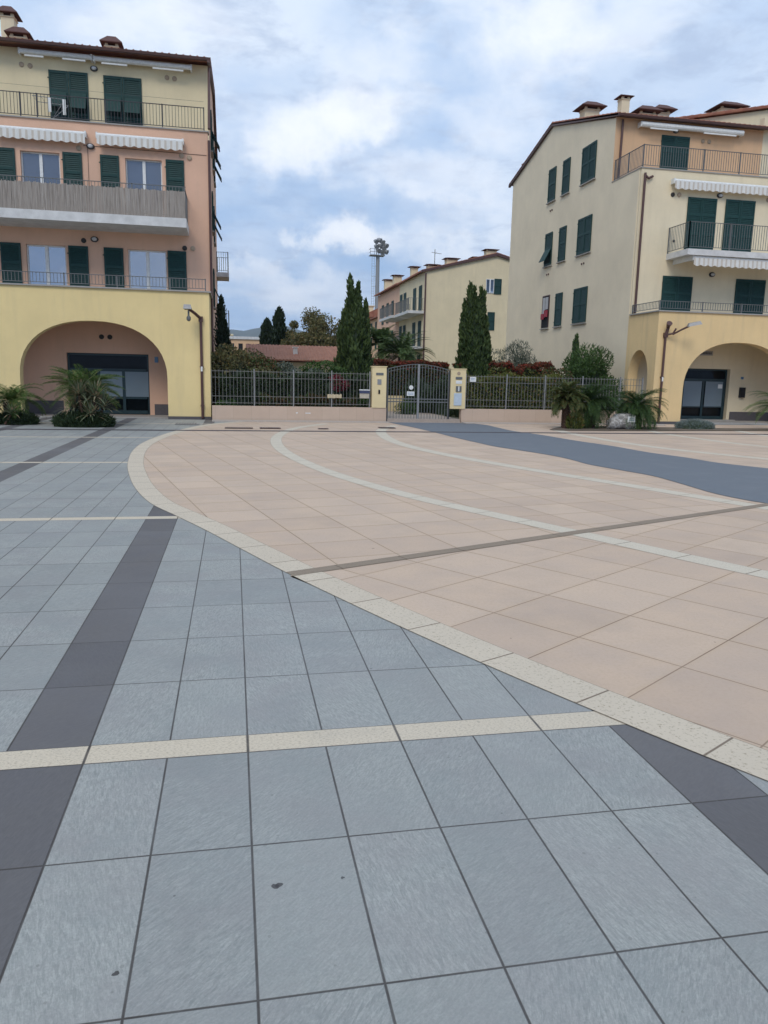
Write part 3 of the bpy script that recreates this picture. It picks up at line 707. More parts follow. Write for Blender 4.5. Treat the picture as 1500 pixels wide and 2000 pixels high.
for (x, y, z, w, d, h) in ((-4.2, 32.0, 12.75, .46, .5, .62), (-7.86, 32.6, 12.8, .45, .5, 1.45), (-7.42, 32.2, 12.7, .55, .5, .74), (-10.2, 35.5, 13.4, .8, .6, .9)):
    chimney(LB, 'chimney', x, y, z, w, d, h, mat='cream')
# side facade: shutters pushed out, stacked balconies, pipe at the corner
SF = Face(LB, XL, 0, R(90))
for y, z, h in ((33.2, 10.35, 1.5), (36.0, 10.35, 1.5), (38.3, 10.35, 1.5), (33.2, 7.3, 1.5), (36.0, 7.3, 1.5), (33.2, 4.3, 1.5)):
    SF.pair(y, y + .9, z, z + h, flap=1, d=-.01)
for z in (3.55, 6.45):
    o = SF.part('side_balcony', MB().box(0, 1.9, -.62, 0, 0, .22), M['plaster_white'], 41.3, z)
    obj('railing', railing_mesh(1.9, 1.0), M['iron'], o, (0, -.58, .22)); obj('railing', railing_mesh(.55, 1.0), M['iron'], o, (0.02, -.57, .22), R(90)); obj('railing', railing_mesh(.55, 1.0), M['iron'], o, (1.88, -.57, .22), R(90))
F0.part('drainpipe', MB().path([(XL + .04, 28.86, 9.5), (XL + .04, 28.86, .1)], .045).path([(XL + .05, 30.3, 12.3), (XL + .05, 28.95, 9.9)], .045), M['brown'], 0, 0)

# ================================================================== RIGHT BUILDING
XR = 15.72; XE = 31.0
RB = empty('apartment_building', (XR, 26.85, 0), 'cream apartment block on the right with brown drainpipes over a golden corner portico', 'building')
F0 = Face(RB, 0, 0, 0)
c1_ = list(arch_curve(19.25, 2.28, 1.35, 1.80)); c2_ = list(arch_curve(25.4, 2.28, 1.35, 1.80))
ol = [(XR, .1), (XR, 4.2), (XE, 4.2), (XE, .1), (c2_[0][0], .1)] + c2_ + [(c2_[-1][0], .1), (c1_[0][0], .1)] + c1_ + [(c1_[-1][0], .1)]
F0.part('portico', MB().prism(list(reversed(ol)), 'y', 0, .42), M['gold'], 0, 0, 26.85)
sa_ = arch_curve(28.10, .76, 1.72, 1.10, e=2.0)
ol = [(27.27, .1), (27.27, 4.2), (29.12, 4.2), (29.12, .1), (sa_[0][0], .1)] + sa_ + [(sa_[-1][0], .1)]
F0.part('portico_side', MB().prism(ol, 'x', XR, XR + .42), M['gold'], 0, 0, 0)
for x0, x1 in ((XR, 16.97), (21.53, 23.12), (27.68, XE)): F0.part('plinth', MB().box(x0 - .015, x1 + .015, -.015, .43, 0, .1), M['plinth'], 0, 0, 26.85)
F0.part('portico_ceiling', MB().box(XR + .42, XE, 27.27, 29.0, 3.95, 4.2), M['cream'], 0, 0)
F0.part('porch_floor', MB().box(XR + .42, XE, 27.28, 29.0, 0, .05), M['slab'], 0, 0)
F0.part('terrace_ledge', MB().box(XR - .06, XE, 26.79, 29.0, 4.2, 4.245), M['slab'], 0, 0)
DRR = (18.32, 20.46, .05, 2.18)
F = Face(RB, 0, 29.0, 0)
F.part('wall', wall_with_holes(MB(), XR + .02, XE, 0, 9.79, [DRR], 0, .3), M['cream'], 0, 0)
F.part('plinth', MB().box(20.60, XE, -.02, -.001, .05, .42).box(16.15, 18.2, -.02, -.001, .05, .42), M['plinth'], 0, 0)
F.window(*DRR, 'glass_dark', fr=.07, mat='teal', split=False, d=.2)
dm = MB()
for x in (0, .95, 1.92): dm.box(x, x + .09, -.03, 0, 0, 1.57)
dm.box(0, 2.0, -.032, -.002, 1.57, 1.68); dm.box(0, 2.0, -.032, -.002, 0, .13); dm.box(0, 2.0, -.034, -.002, .5, .53)
F.part('door_frame', dm, M['teal'], 18.38, .09, .19)
F.part('frosted_panel', MB().box(0, .82, 0, .012, 0, 1.12).box(1.0, 1.82, 0, .012, 0, 1.12), M['glass_frost'], 18.49, .58, .18)
F.part('door_notice', MB().box(0, .2, -.006, 0, 0, .17), M['white'], 20.05, 1.38, .155)
F.part('door_step', MB().box(18.2, 20.75, -.22, 0, .05, .09), M['slab'], 0, 0)
F.part('letter_box', MB().box(0, .22, -.13, 0, 0, .42).box(.02, .20, -.15, -.13, .10, .3), M['black'], 20.95, 1.02)
sg = MB().box(0, .60, -.02, 0, 0, .18); o = F.part('name_board', sg, M['slab'], 18.95, 2.72)
lt = MB()
for i in range(7): lt.box(.06 + i * .072, .06 + i * .072 + .045, -.026, -.0205, .05, .13)
obj('lettering', lt, M['dark'], o)
F.part('number_plate', MB().box(0, .12, -.02, 0, 0, .1), M['blue_sign'], 20.98, 1.78)
F.pair(17.0, 18.32, 3.62, 5.80, sill=False); F.pair(20.30, 21.66, 3.62, 5.82, sill=False); F.pair(24.2, 25.5, 3.62, 5.82, sill=False)
F.pair(17.82, 19.09, 6.68, 8.84, sill=False); F.pair(19.50, 20.82, 6.68, 8.86, sill=False); F.pair(24.2, 25.5, 6.68, 8.84, sill=False)
F.lamp(19.2, 8.98); F.lamp(19.17, 5.94)
for x, z, m_ in ((17.14, 8.89, 'vent_black'), (17.42, 8.9, 'grille'), (21.4, 8.95, 'grille')): F.vent(x, z, m_)
F.vent(17.35, 7.15, 'vent_black', .05)
F.awning(17.05, 22.5, 9.36, d=-.20, drop=.30)
o = F.part('balcony', MB().box(17.08, 23.5, -1.5, 0, 6.41, 6.63), M['plaster_white'], 0, 0)
obj('railing', railing_mesh(6.4, 1.0, posts=[0, 1.75, 3.55, 5.2, 6.4]), M['iron'], o, (17.12, -1.44, 6.63)); obj('railing', railing_mesh(1.42, 1.0), M['iron'], o, (17.12, -1.44, 6.63), R(90))
F.awning(17.42, 22.9, 6.34, d=-1.35, drop=.30)
rail(F0, 'railing', XR + .08, XE, 9.83, 29.05, .84, posts=[XR + .08, 18.4, 20.0, 21.6, 23.5], mat='iron')
rail(F0, 'railing', XR + .05, XE, 4.245, 26.92, .36, posts=[XR + .05, 17.54, 19.2, 20.8, 23], mat='iron')
SF = Face(RB, XR, 0, R(-90))      # faces -X; u = -Y
rail(SF, 'railing', -31.35, -29.07, 9.83, .08, .84, posts=[-31.35, -30.2, -29.07]); rail(SF, 'railing', -28.95, -26.95, 4.245, .05, .36)
F0.part('parapet_cap', MB().box(XR - .02, XE, 28.96, 29.32, 9.79, 9.83).box(XR - .02, XR + .33, 29.32, 31.4, 9.79, 9.83), M['slab'], 0, 0)
F0.part('side_wall', MB().prism([(29.12, 0), (29.12, 9.79), (31.4, 9.79), (31.4, 12.32), (38.0, 13.92), (43.4, 12.5), (43.4, 0)], 'x', XR, XR + .3), M['beige'], 0, 0)
F0.part('terrace_floor', MB().box(XR + .3, XE, 29.3, 31.4, 9.3, 9.5), M['slab'], 0, 0)
FT = Face(RB, 0, 31.4, 0)
FT.part('top_wall', MB().box(XR + .002, 22.6, -.012, .28, 9.84, 12.36), M['orange'], 0, 0)
FT.part('top_wall', MB().box(22.6, XE, -.02, .3, 9.4, 12.9), M['cream'], 0, 0)
FT.pair(17.83, 19.13, 9.72, 11.82, sill=False)
FT.lamp(18.45, 12.02)
for x in (19.75, 20.05): FT.vent(x, 11.72)
FT.awning(16.72, 21.45, 12.10, d=-.25, drop=0, rollr=.11)
rprof = [(31.0, 12.30), (38.0, 14.0), (43.8, 12.45)]
rf = F0.part('roof', tile_roof(XR - .12, 22.9, rprof), M['tiles'], 0, 0)
F0.part('gutter', MB().prism([(30.93, 12.29), (31.05, 12.28), (31.05, 12.36), (30.91, 12.37)], 'x', XR - .1, 22.9), M['brown'], 0, 0)
F0.part('gable_trim', MB().prism([(30.95, 12.27), (38.0, 13.93), (43.85, 12.37), (43.85, 12.5), (38.0, 14.06), (30.95, 12.38)], 'x', XR - .12, XR - .002), M['brown'], 0, 0)
# taller neighbouring gable that rises to the right
F0.part('cross_gable', MB().prism([(19.5, 13.05), (26.5, 14.40), (31, 13.5), (31, 12.0), (19.5, 12.0)], 'y', 33.4, 33.7), M['cream'], 0, 0)
cg = tile_roof(33.2, 42.0, [(19.2, 13.02), (26.5, 14.45), (31.3, 13.5)]); cg.v = [(y, x, z) for x, y, z in cg.v]; cg.f = [list(reversed(f)) for f in cg.f]
F0.part('cross_roof', cg, M['tiles'], 0, 0)
for (x, y, z, w, d, h, fl) in ((16.65, 36.0, 13.4, .72, .6, .78, 0), (17.33, 34.0, 12.95, .38, .38, 1.12, 1), (18.55, 34.3, 13.0, .75, .6, .62, 0), (19.72, 35.0, 13.2, .62, .55, .78, 0), (23.8, 36.0, 13.6, 1.1, .8, 1.15, 0), (22.9, 36.6, 13.4, .7, .6, .88, 0), (15.75 + .35, 41.6, 12.6, .4, .4, .55, 0)):
    chimney(RB, 'chimney', x, y, z, w, d, h, mat='cream', flat=bool(fl), hat=.14 if fl else .26)
F0.part('drainpipe', MB().path([(16.2, 28.94, 9.50), (16.0, 28.90, 9.40), (15.86, 28.92, 9.52)], .045).path([(15.86, 28.92, 9.60), (15.86, 28.92, 4.3)], .05).path([(15.98, 31.3, 12.25), (15.95, 31.3, 9.9)], .05), M['brown'], 0, 0)
# side windows (Y ranges)
cols = [(37.30, 38.16), (35.68, 36.46), (33.0, 34.38)]
for ri, (z0, z1) in enumerate(((10.38, 11.92), (7.29, 8.86), (4.22, 5.78))):
    for ci, (y0, y1) in enumerate(cols):
        if ri == 2 and ci == 0: continue
        if ci == 2: SF.pair(-y1, -y0, z0, z1)
        else:
            SF.leaf(-y1, z0, y1 - y0, z1 - z0, 1 if (ri == 1 and ci == 0) else 0, -.01)
            SF.part('sill', MB().box(-.08, y1 - y0 + .08, -.09, 0, -.075, -.03), M['slab'], -y1, z0)
    if ri < 2:
        for dy in (-.1, .12): SF.vent((-37.7 if ri == 0 else -33.7) + dy, z0 - .45, 'brown', .045)
for dy in (-.1, .12): SF.vent(-37.7 + dy, 6.85, 'brown', .045)
wb = MB().box(0, .82, -.012, -.002, 0, 1.56); o = SF.part('open_window', wb, M['black'], -38.1, 4.22)
obj('frame', MB().box(-.04, .0, -.03, 0, 0, 1.56).box(.82, .86, -.03, 0, 0, 1.56).box(-.04, .86, -.03, 0, 1.56, 1.60), M['brown'], o)
obj('hanging_cloth', MB().box(.08, .36, -.05, -.035, .5, 1.5).box(.42, .74, -.05, -.035, .9, 1.5), M['curtain'], o)
obj('potted_flowers', MB().box(.05, .35, -.12, -.055, .42, .7).box(.45, .77, -.12, -.055, .52, .85), M['red_cloth'], o)
SF.part('sill', MB().box(-.08, .9, -.09, 0, -.075, -.03), M['slab'], -38.1, 4.22)
SF.part('meter_panel', MB().box(0, .5, -.02, 0, 0, 1.1), M['white'], -30.5, 1.3) if False else None

# wall-mounted street lamps with conduits
def wall_lamp(x, y, flip, lab):
    o = empty('wall_street_lamp', (x, y, 0), lab, 'street lamp')
    obj('conduit', MB().tube((0, -.06, .05), (0, -.06, 3.35), .045, k=10).box(-.07, .07, -.12, -.002, 3.25, 3.42).box(-.06, .06, -.1, -.002, 1.75, 1.80).box(-.06, .06, -.1, -.002, .45, .50), M['brown'], o)
    obj('cable_tag', MB().box(-.03, .03, -.112, -.107, 1.62, 1.78), M['white'], o)
    if not flip:
        obj('bracket', MB().path([(0, -.08, 3.35), (-.18, -.35, 3.50), (-.34, -.55, 3.60)], .05), M['brown'], o)
        h = obj('lamp_head', MB().hexa([(-.52, -.78, 3.60), (-.26, -.78, 3.60), (-.24, -.48, 3.58), (-.48, -.48, 3.58), (-.50, -.74, 3.74), (-.28, -.74, 3.74), (-.28, -.5, 3.70), (-.46, -.5, 3.70)]), M['iron_light'], o)
        obj('camera_unit', MB().tube((-.36, -.6, 3.56), (-.36, -.6, 3.40), .03, k=8).lathe((-.36, -.6, 3.22), [(.03, 0), (.07, .05), (.07, .13), (.03, .18)], 12), M['iron'], o)
    else:
        obj('bracket', MB().path([(0, -.08, 3.35), (.06, -.14, 3.70)], .06).path([(.04, -.1, 3.35), (.22, -.2, 3.40), (.30, -.25, 3.58)], .035).path([(.2, -.2, 3.36), (.45, -.45, 3.55), (.62, -.6, 3.66)], .035), M['brown'], o)
        obj('loudspeaker', MB().tube((.02, -.12, 3.62), (-.02, -.3, 3.76), .05, .11, 12), M['brown'], o)
        obj('lamp_head', MB().hexa([(.52, -.70, 3.62), (.98, -.86, 3.72), (1.0, -.70, 3.74), (.54, -.52, 3.64), (.56, -.68, 3.74), (.92, -.8, 3.84), (.94, -.72, 3.84), (.58, -.56, 3.76)]), M['iron_light'], o)
    return o
wall_lamp(-1.03, 26.85, False, 'brown conduit with boxy lamp head on the yellow pillar beside the left arch')
wall_lamp(16.02, 26.85, True, 'brown conduit carrying street lamp and loudspeaker on the golden portico corner')
# clothes airer and folded things on the top terrace of the left building
o = empty('clothes_airer', (-6.0, 29.9, 9.5), 'thin folding clothes airer with white cloths on the top floor terrace', 'clothes airer')
am = MB()
for s_ in (-1, 1): am.tube((-.5, s_ * .3, 0), (.5, -s_ * .3, 1.15), .012, k=6); am.tube((.5, s_ * .3, 1.15), (-.55, s_ * .3, 1.2), .012, k=6)
for i in range(5): am.tube((-.5 + .25 * i, -.3, 1.17), (-.5 + .25 * i, .3, 1.17), .006, k=5)
obj('frame', am, M['iron_light'], o); obj('white_cloth', MB().box(-.05, .06, -.32, -.30, .72, 1.17), M['white'], o); obj('white_cloth', MB().box(.42, .52, -.32, -.30, .66, 1.15), M['white'], o)

# ================================================================== FENCE, WALL, GATE
def fence(x0, x1, posts, lab, name='railing_fence'):
    o = empty(name, (x0, 26.4, 0), lab, 'fence', 'iron fences along the garden')
    mb = MB(); L_ = x1 - x0; n = int(L_ / .118)
    for i in range(n + 1): x = i * L_ / n; mb.box(x - .0055, x + .0055, -.0055, .0055, .56, 1.70)
    for z in (1.65, 1.44, .82, .60): mb.box(0, L_, -.007, .007, z - .007, z + .007)
    obj('bars', mb, M['fence_iron'], o)
    for p in posts: obj('post', MB().box(p - x0 - .016, p - x0 + .016, -.04, .01, .5, 1.74), M['iron_light'], o)
    return o
fence(-.70, 4.70, [.70, 2.02, 3.33, 4.66], 'grey iron railing on the low wall between left building and gate')
fence(8.12, 15.0, [8.14, 9.67, 11.14, 12.6, 14.1, 15.0], 'grey iron railing on the low wall right of the gate')
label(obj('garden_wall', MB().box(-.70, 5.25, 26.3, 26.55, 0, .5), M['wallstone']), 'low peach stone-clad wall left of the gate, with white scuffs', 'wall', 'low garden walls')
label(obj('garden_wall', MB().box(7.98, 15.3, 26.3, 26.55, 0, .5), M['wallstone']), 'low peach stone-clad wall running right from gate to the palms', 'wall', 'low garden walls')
sm = MB(); sm.box(2.10, 2.16, 26.294, 26.299, .27, .31); sm.box(2.42, 2.60, 26.294, 26.299, .27, .30)
label(obj('paint_scuff', sm, M['white']), 'small white paint marks on the low peach wall', 'paint mark')
lg = empty('gate_pillar', (4.98, 26.4, 0), 'yellow gate pillar with small plates, left of the gate', 'pillar', 'gate pillars')
obj('shaft', MB().box(-.25, .25, -.13, .16, .5, 1.90), M['pillar'], lg); obj('cap', MB().box(-.27, .27, -.15, .18, 1.90, 1.93), M['pillar'], lg)
obj('name_plate', MB().box(-.12, .14, -.145, -.13, 1.62, 1.70), M['iron'], lg); obj('keypad', MB().box(-.07, .07, -.145, -.13, 1.30, 1.48), M['iron_light'], lg); obj('letter_slot', MB().box(-.03, .03, -.15, -.13, .98, 1.12), M['black'], lg)
rg = empty('gate_pillar', (7.83, 26.4, 0), 'yellow gate pillar with intercom and white notices, right of the gate', 'pillar', 'gate pillars')
obj('shaft', MB().box(-.28, .27, -.13, .16, .5, 1.88), M['pillar'], rg); obj('cap', MB().box(-.30, .29, -.15, .18, 1.88, 1.91), M['pillar'], rg)
obj('name_plate', MB().box(-.11, .13, -.145, -.13, 1.53, 1.62), M['iron'], rg); obj('crest_plate', MB().tube((0, -.13, 1.74), (0, -.145, 1.74), .06, k=14), M['grille'], rg)
obj('bell_plate', MB().box(-.10, .12, -.145, -.13, 1.38, 1.49), M['white'], rg)
ic = obj('intercom', MB().box(-.09, .11, -.16, -.13, 1.10, 1.30), M['iron'], rg); obj('speaker_slot', MB().box(-.01, .03, -.165, -.16, 1.12, 1.29), M['white'], ic)
obj('notice_board', MB().box(-.15, .13, -.155, -.13, .62, 1.05), plain('pale_blue_notice', (.52, .60, .66), .5), rg)
# double gate, arched top
gt = empty('driveway_gate', (5.27, 26.36, 0), 'grey iron double gate with curved top between two yellow pillars', 'gate')
GW = 2.25
top = lambda x: 1.84 + .18 * math.sin(math.pi * x / GW)
for k in range(2):
    mb = MB(); x0, x1 = (0.03, 1.10) if k == 0 else (1.15, 2.22); n = 10
    for i in range(n + 1):
        x = x0 + (x1 - x0) * i / n; w_ = .018 if i in (0, n) else .009
        mb.box(x - w_, x + w_, -w_, w_, .06, top(x) - .01)
    for i in range(12):
        xa, xb = x0 + (x1 - x0) * i / 12, x0 + (x1 - x0) * (i + 1) / 12; mb.tube((xa, 0, top(xa)), (xb, 0, top(xb)), .014, k=6)
        mb.tube((xa, 0, top(xa) - .1), (xb, 0, top(xb) - .1), .008, k=5)
    for z in (.10, .82, .72): mb.box(x0, x1, -.014, .014, z - .018, z + .018)
    mb.box(x0, x1, -.02, .02, .04, .09)
    obj('gate_leaf', mb, M['iron'], gt)
obj('meeting_post', MB().box(1.095, 1.155, -.03, .03, .03, 2.03), M['iron_light'], gt)
obj('hinge_post', MB().box(-.03, .02, -.03, .03, .02, 1.84), M['dark'], gt); obj('hinge_post', MB().box(2.23, 2.27, -.03, .03, .02, 1.84), M['dark'], gt)
obj('round_sign', MB().tube((.86, -.02, 1.22), (.86, -.035, 1.22), .075, k=18), M['white'], gt)
sgn = obj('warning_sign', MB().box(.71, .98, -.035, -.02, .93, 1.08), M['white'], gt); obj('lettering', MB().box(.74, .95, -.038, -.0355, 1.02, 1.035).box(.74, .95, -.038, -.0355, .975, .99), M['blue_sign'], sgn)
# things on the fences
o = empty('letter_box', (4.30, 26.36, .82), 'dark blue and cream letter box hung on railing left of gate', 'letter box')
obj('body', MB().box(0, .32, -.12, 0, 0, .17), plain('cream_enamel', (.50, .44, .34), .5), o); obj('flap', MB().box(-.01, .33, -.14, -.0, .17, .27), plain('navy_enamel', (.05, .06, .12), .4), o); obj('lid', MB().box(-.02, .34, -.15, 0, .27, .30), M['white'], o)
o = label(obj('name_plaque', MB().box(3.18, 3.68, 26.34, 26.37, .82, .93), plain('gilt_plaque', (.45, .36, .22), .6)), 'carved golden-brown name plaque fixed to the railing', 'plaque')
lt = MB(); rr = random.Random(3)
for i in range(9): x = 3.20 + i * .053; lt.box(x, x + .036, 26.33, 26.338, .80 + rr.uniform(0, .02), .94 + rr.uniform(-.02, .02))
obj('lettering', lt, plain('gilt_letters', (.62, .52, .34), .5), o)
o = label(obj('notice_sign', MB().box(8.27, 8.50, 26.35, 26.37, 1.46, 1.63), M['white']), 'small white notice on railing just right of the gate', 'sign')
obj('lettering', MB().box(8.30, 8.46, 26.346, 26.349, 1.56, 1.575).box(8.30, 8.44, 26.346, 26.349, 1.52, 1.53), M['blue_sign'], o)
# low yellow wall and box shrubs behind the gate
label(obj('drive_wall', MB().box(5.6, 7.2, 32.2, 32.45, 0, .78), M['pillar']), 'low yellow wall seen through the gate beside the drive', 'wall')
# manhole covers and grates
for i, (x0, x1, y0, y1, lab) in enumerate([(-1.75, -1.05, 23.9, 24.6, 'brown manhole cover close to the left portico pillar'), (-.25, .55, 22.4, 22.65, 'narrow dark grate behind the drain, nearest the left pillar'), (.75, 1.35, 22.4, 22.75, 'narrow dark grate right of the first, behind the drain'), (2.45, 2.75, 22.4, 22.6, 'smallest dark grate in front of the low wall'), (4.4, 4.9, 22.95, 23.35, 'dark grate beside the start of the blue-grey strip')]):
    o = label(obj('manhole_cover', MB().box(x0, x1, y0, y1, .014, .026), M['slab'] if i == 0 else M['brown']), lab, 'manhole cover', 'covers in the paving')
    gb = MB(); nb = max(3, int((x1 - x0) / .08))
    for k in range(nb): xx = x0 + .03 + k * (x1 - x0 - .06) / nb; gb.box(xx, xx + .03, y0 + .03, y1 - .03, .026, .030)
    obj('grate_bars', gb, M['dark'], o)

# ================================================================== PLANTS
def leaves_mesh(name, cen, dirs, L_, Wd, mat, jitter=.6):
    """pointed leaf cards: cen (n,3), dirs (n,3) growth direction, L_/Wd arrays"""
    n = len(cen); d = dirs + rng.normal(0, jitter, (n, 3)); d /= np.linalg.norm(d, axis=1, keepdims=True) + 1e-9
    s = np.cross(d, rng.normal(0, 1, (n, 3))); s /= np.linalg.norm(s, axis=1, keepdims=True) + 1e-9
    L_ = np.broadcast_to(L_, n)[:, None] * rng.uniform(.7, 1.3, (n, 1)); Wd = np.broadcast_to(Wd, n)[:, None] * rng.uniform(.7, 1.3, (n, 1))
    v = np.stack([cen - d * L_ / 2, cen + s * Wd / 2, cen + d * L_ / 2, cen - s * Wd / 2], 1).reshape(-1, 3)
    return np_mesh(name, v, n, mat)
def np_mesh(name, v, nq, mat):
    me = bpy.data.meshes.new(name); me.vertices.add(len(v)); me.vertices.foreach_set('co', v.astype(np.float32).ravel())
    me.loops.add(nq * 4); me.loops.foreach_set('vertex_index', np.arange(nq * 4, dtype=np.int32))
    me.polygons.add(nq); me.polygons.foreach_set('loop_start', np.arange(0, nq * 4, 4, dtype=np.int32))
    me.update(calc_edges=True); me.materials.append(mat); return me
def blob_pts(n, c, r, hollow=.55):
    p = rng.normal(0, 1, (n, 3)); p /= np.linalg.norm(p, axis=1, keepdims=True)
    k = rng.uniform(hollow, 1, (n, 1)) ** .7
    return np.array(c) + p * k * np.array(r), p
def shrub(name, x, y, w, d, z0, z1, mat, n, leaf, lab, cat='shrub', group=None, clumps=14, top=None, stem=True, jitter=.9, up=.3, aspect=.5, core=True):
    o = empty(name, (x, y, 0), lab, cat, group)
    P, Q = [], []
    for k in range(clumps):
        cx_, cy_ = rng.uniform(-.5, .5) * w * .82, rng.uniform(-.5, .5) * d * .8
        e = math.sqrt(max(0.05, 1 - (2 * cx_ / w) ** 2 * .75)); hh = z0 + (z1 - z0) * e
        r = min(w, d, z1 - z0) * rng.uniform(.22, .36); cz = rng.uniform(z0 + r * .8, max(z0 + r, hh - r * .9))
        p, q = blob_pts(n // clumps, (cx_, cy_, cz), (r * 1.15, r, r)); P.append(p); Q.append(q)
    P, Q = np.concatenate(P), np.concatenate(Q); keep = P[:, 2] > z0 - .05; P, Q = P[keep], Q[keep]; Q = Q + np.array([0, 0, up])
    link('foliage', leaves_mesh('foliage', P, Q, leaf, leaf * aspect, mat, jitter), o)
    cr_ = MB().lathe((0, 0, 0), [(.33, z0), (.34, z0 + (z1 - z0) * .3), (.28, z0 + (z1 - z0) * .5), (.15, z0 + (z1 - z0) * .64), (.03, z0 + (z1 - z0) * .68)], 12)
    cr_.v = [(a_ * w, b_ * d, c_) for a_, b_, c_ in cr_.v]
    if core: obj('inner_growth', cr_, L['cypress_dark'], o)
    if top:
        tn = n // 3; cx_ = rng.uniform(-.5, .5, tn) * w * .95; px = np.stack([cx_, rng.uniform(-.5, .5, tn) * d * .9, z0 + (z1 - z0) * np.sqrt(np.maximum(.1, 1 - (2 * cx_ / w) ** 2 * .55)) + rng.normal(0, .07, tn) + .08 * np.sin(cx_ * 4)], 1)
        link('red_shoots', leaves_mesh('red_shoots', px, np.tile([0, 0, 1.], (tn, 1)), leaf, leaf * aspect, top, jitter), o)
    if stem:
        st = MB()
        for k in range(5): a = rng.uniform(0, 6.28); st.path([(rng.uniform(-.1, .1) * w, rng.uniform(-.1, .1), 0), (math.cos(a) * w * .25, math.sin(a) * d * .2, z0 + (z1 - z0) * .6)], [.035, .015], 6)
        obj('stem', st, M['bark'], o)
    return o
def hedge(name, x0, x1, y, d, z0, z1, mat, n, leaf, lab, top=None, wav=.05, group=None):
    o = empty(name, ((x0 + x1) / 2, y, 0), lab, 'hedge', group); w = x1 - x0
    px = rng.uniform(-w / 2, w / 2, n); k = rng.uniform(0, 1, n); f = k < .62
    zt = z1 + wav * np.sin(px * 3.1 + x0) + wav * .7 * np.sin(px * 7.3 + 1) + wav * .4 * np.sin(px * 17)
    pz = np.where(f, z0 + (zt - z0) * rng.uniform(0, 1, n) ** .8, zt + rng.normal(0, .035, n)); py = np.where(f, -d / 2 + np.abs(rng.normal(0, .10, n)) + .05 * np.sin(px * 9 + pz * 7), rng.uniform(-d / 2, d / 2, n))
    P = np.stack([px, py, pz], 1); Q = np.stack([np.zeros(n), np.where(f, -.8, -.1), np.where(f, .4, 1.0)], 1)
    if top is not None:
        tk = (pz > zt - .16 - .10 * np.sin(px * 5)) ; link('red_shoots', leaves_mesh('red_shoots', P[tk], Q[tk], leaf, leaf * .5, top, .9), o); P, Q = P[~tk], Q[~tk]
    link('foliage', leaves_mesh('foliage', P, Q, leaf, leaf * .5, mat, .9), o)
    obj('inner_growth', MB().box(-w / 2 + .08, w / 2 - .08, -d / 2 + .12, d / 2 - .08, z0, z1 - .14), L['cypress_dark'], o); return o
def cypress(x, y, base, h, r, lab, mat='cypress', plumes=None, n=9000, leaf=.16, cat='tree', group=None, name='cypress_tree'):
    o = empty(name, (x, y, 0), lab, cat, group)
    plumes = plumes or [(0, 0, 1.0, 1.0)]; P, Q = [], []
    core = MB()
    tot = sum(p[2] * p[3] for p in plumes)
    for px, py, ph, pr in plumes:
        k = int(n * ph * pr / tot); tt = rng.beta(1.15, 1.35, k); hh = h * ph
        rad = r * pr * np.minimum(1, (tt * 5 + .45)) * np.power(1 - tt, .48) * (1 + .16 * np.sin(tt * 23 + px * 9) * rng.uniform(.3, 1, k))
        a = rng.uniform(0, 2 * np.pi, k); lump = 1 + .22 * np.sin(3 * a + tt * 14) + .12 * np.sin(7 * a - tt * 31)
        rr = rad * lump * np.sqrt(rng.uniform(.35, 1, k))
        P.append(np.stack([px + rr * np.cos(a), py + rr * np.sin(a), base + tt * hh], 1))
        Q.append(np.stack([np.cos(a) * .45, np.sin(a) * .45, np.full(k, 1.3)], 1))
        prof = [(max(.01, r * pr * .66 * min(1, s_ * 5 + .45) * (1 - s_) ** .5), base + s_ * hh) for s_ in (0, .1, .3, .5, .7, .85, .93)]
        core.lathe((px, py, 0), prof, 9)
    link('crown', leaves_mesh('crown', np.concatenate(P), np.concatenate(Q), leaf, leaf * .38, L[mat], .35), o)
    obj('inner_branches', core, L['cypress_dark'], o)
    obj('trunk', MB().path([(0, 0, 0), (0, 0, base + h * .3)], [r * .16, r * .10], 8), M['bark'], o)
    return o
def broad_tree(x, y, base, h, w, lab, mat, n=9000, leaf=.28, clumps=26, group=None, name='tree'):
    o = empty(name, (x, y, 0), lab, 'tree', group); P, Q = [], []; lim = MB()
    lim.path([(0, 0, 0), (.1, 0, base * .6), (0, 0, base + h * .3)], [w * .045, w * .035, w * .02], 8)
    for k in range(clumps):
        p = rng.normal(0, 1, 3); p /= np.linalg.norm(p); kk = rng.uniform(.35, .85)
        c = np.array([p[0] * w / 2 * kk, p[1] * w / 2 * kk, base + h / 2 + p[2] * h / 2 * kk]); r = w * rng.uniform(.11, .19)
        q, d = blob_pts(n // clumps, c, (r, r, r * .85), .3); P.append(q); Q.append(d)
        lim.path([(0, 0, base + h * .05), tuple(c * [.5, .5, .8]), tuple(c)], [w * .014, w * .009, w * .004], 5)
    link('crown', leaves_mesh('crown', np.concatenate(P), np.concatenate(Q), leaf, leaf * .6, L[mat], .9), o)
    obj('trunk', lim, M['bark'], o); return o
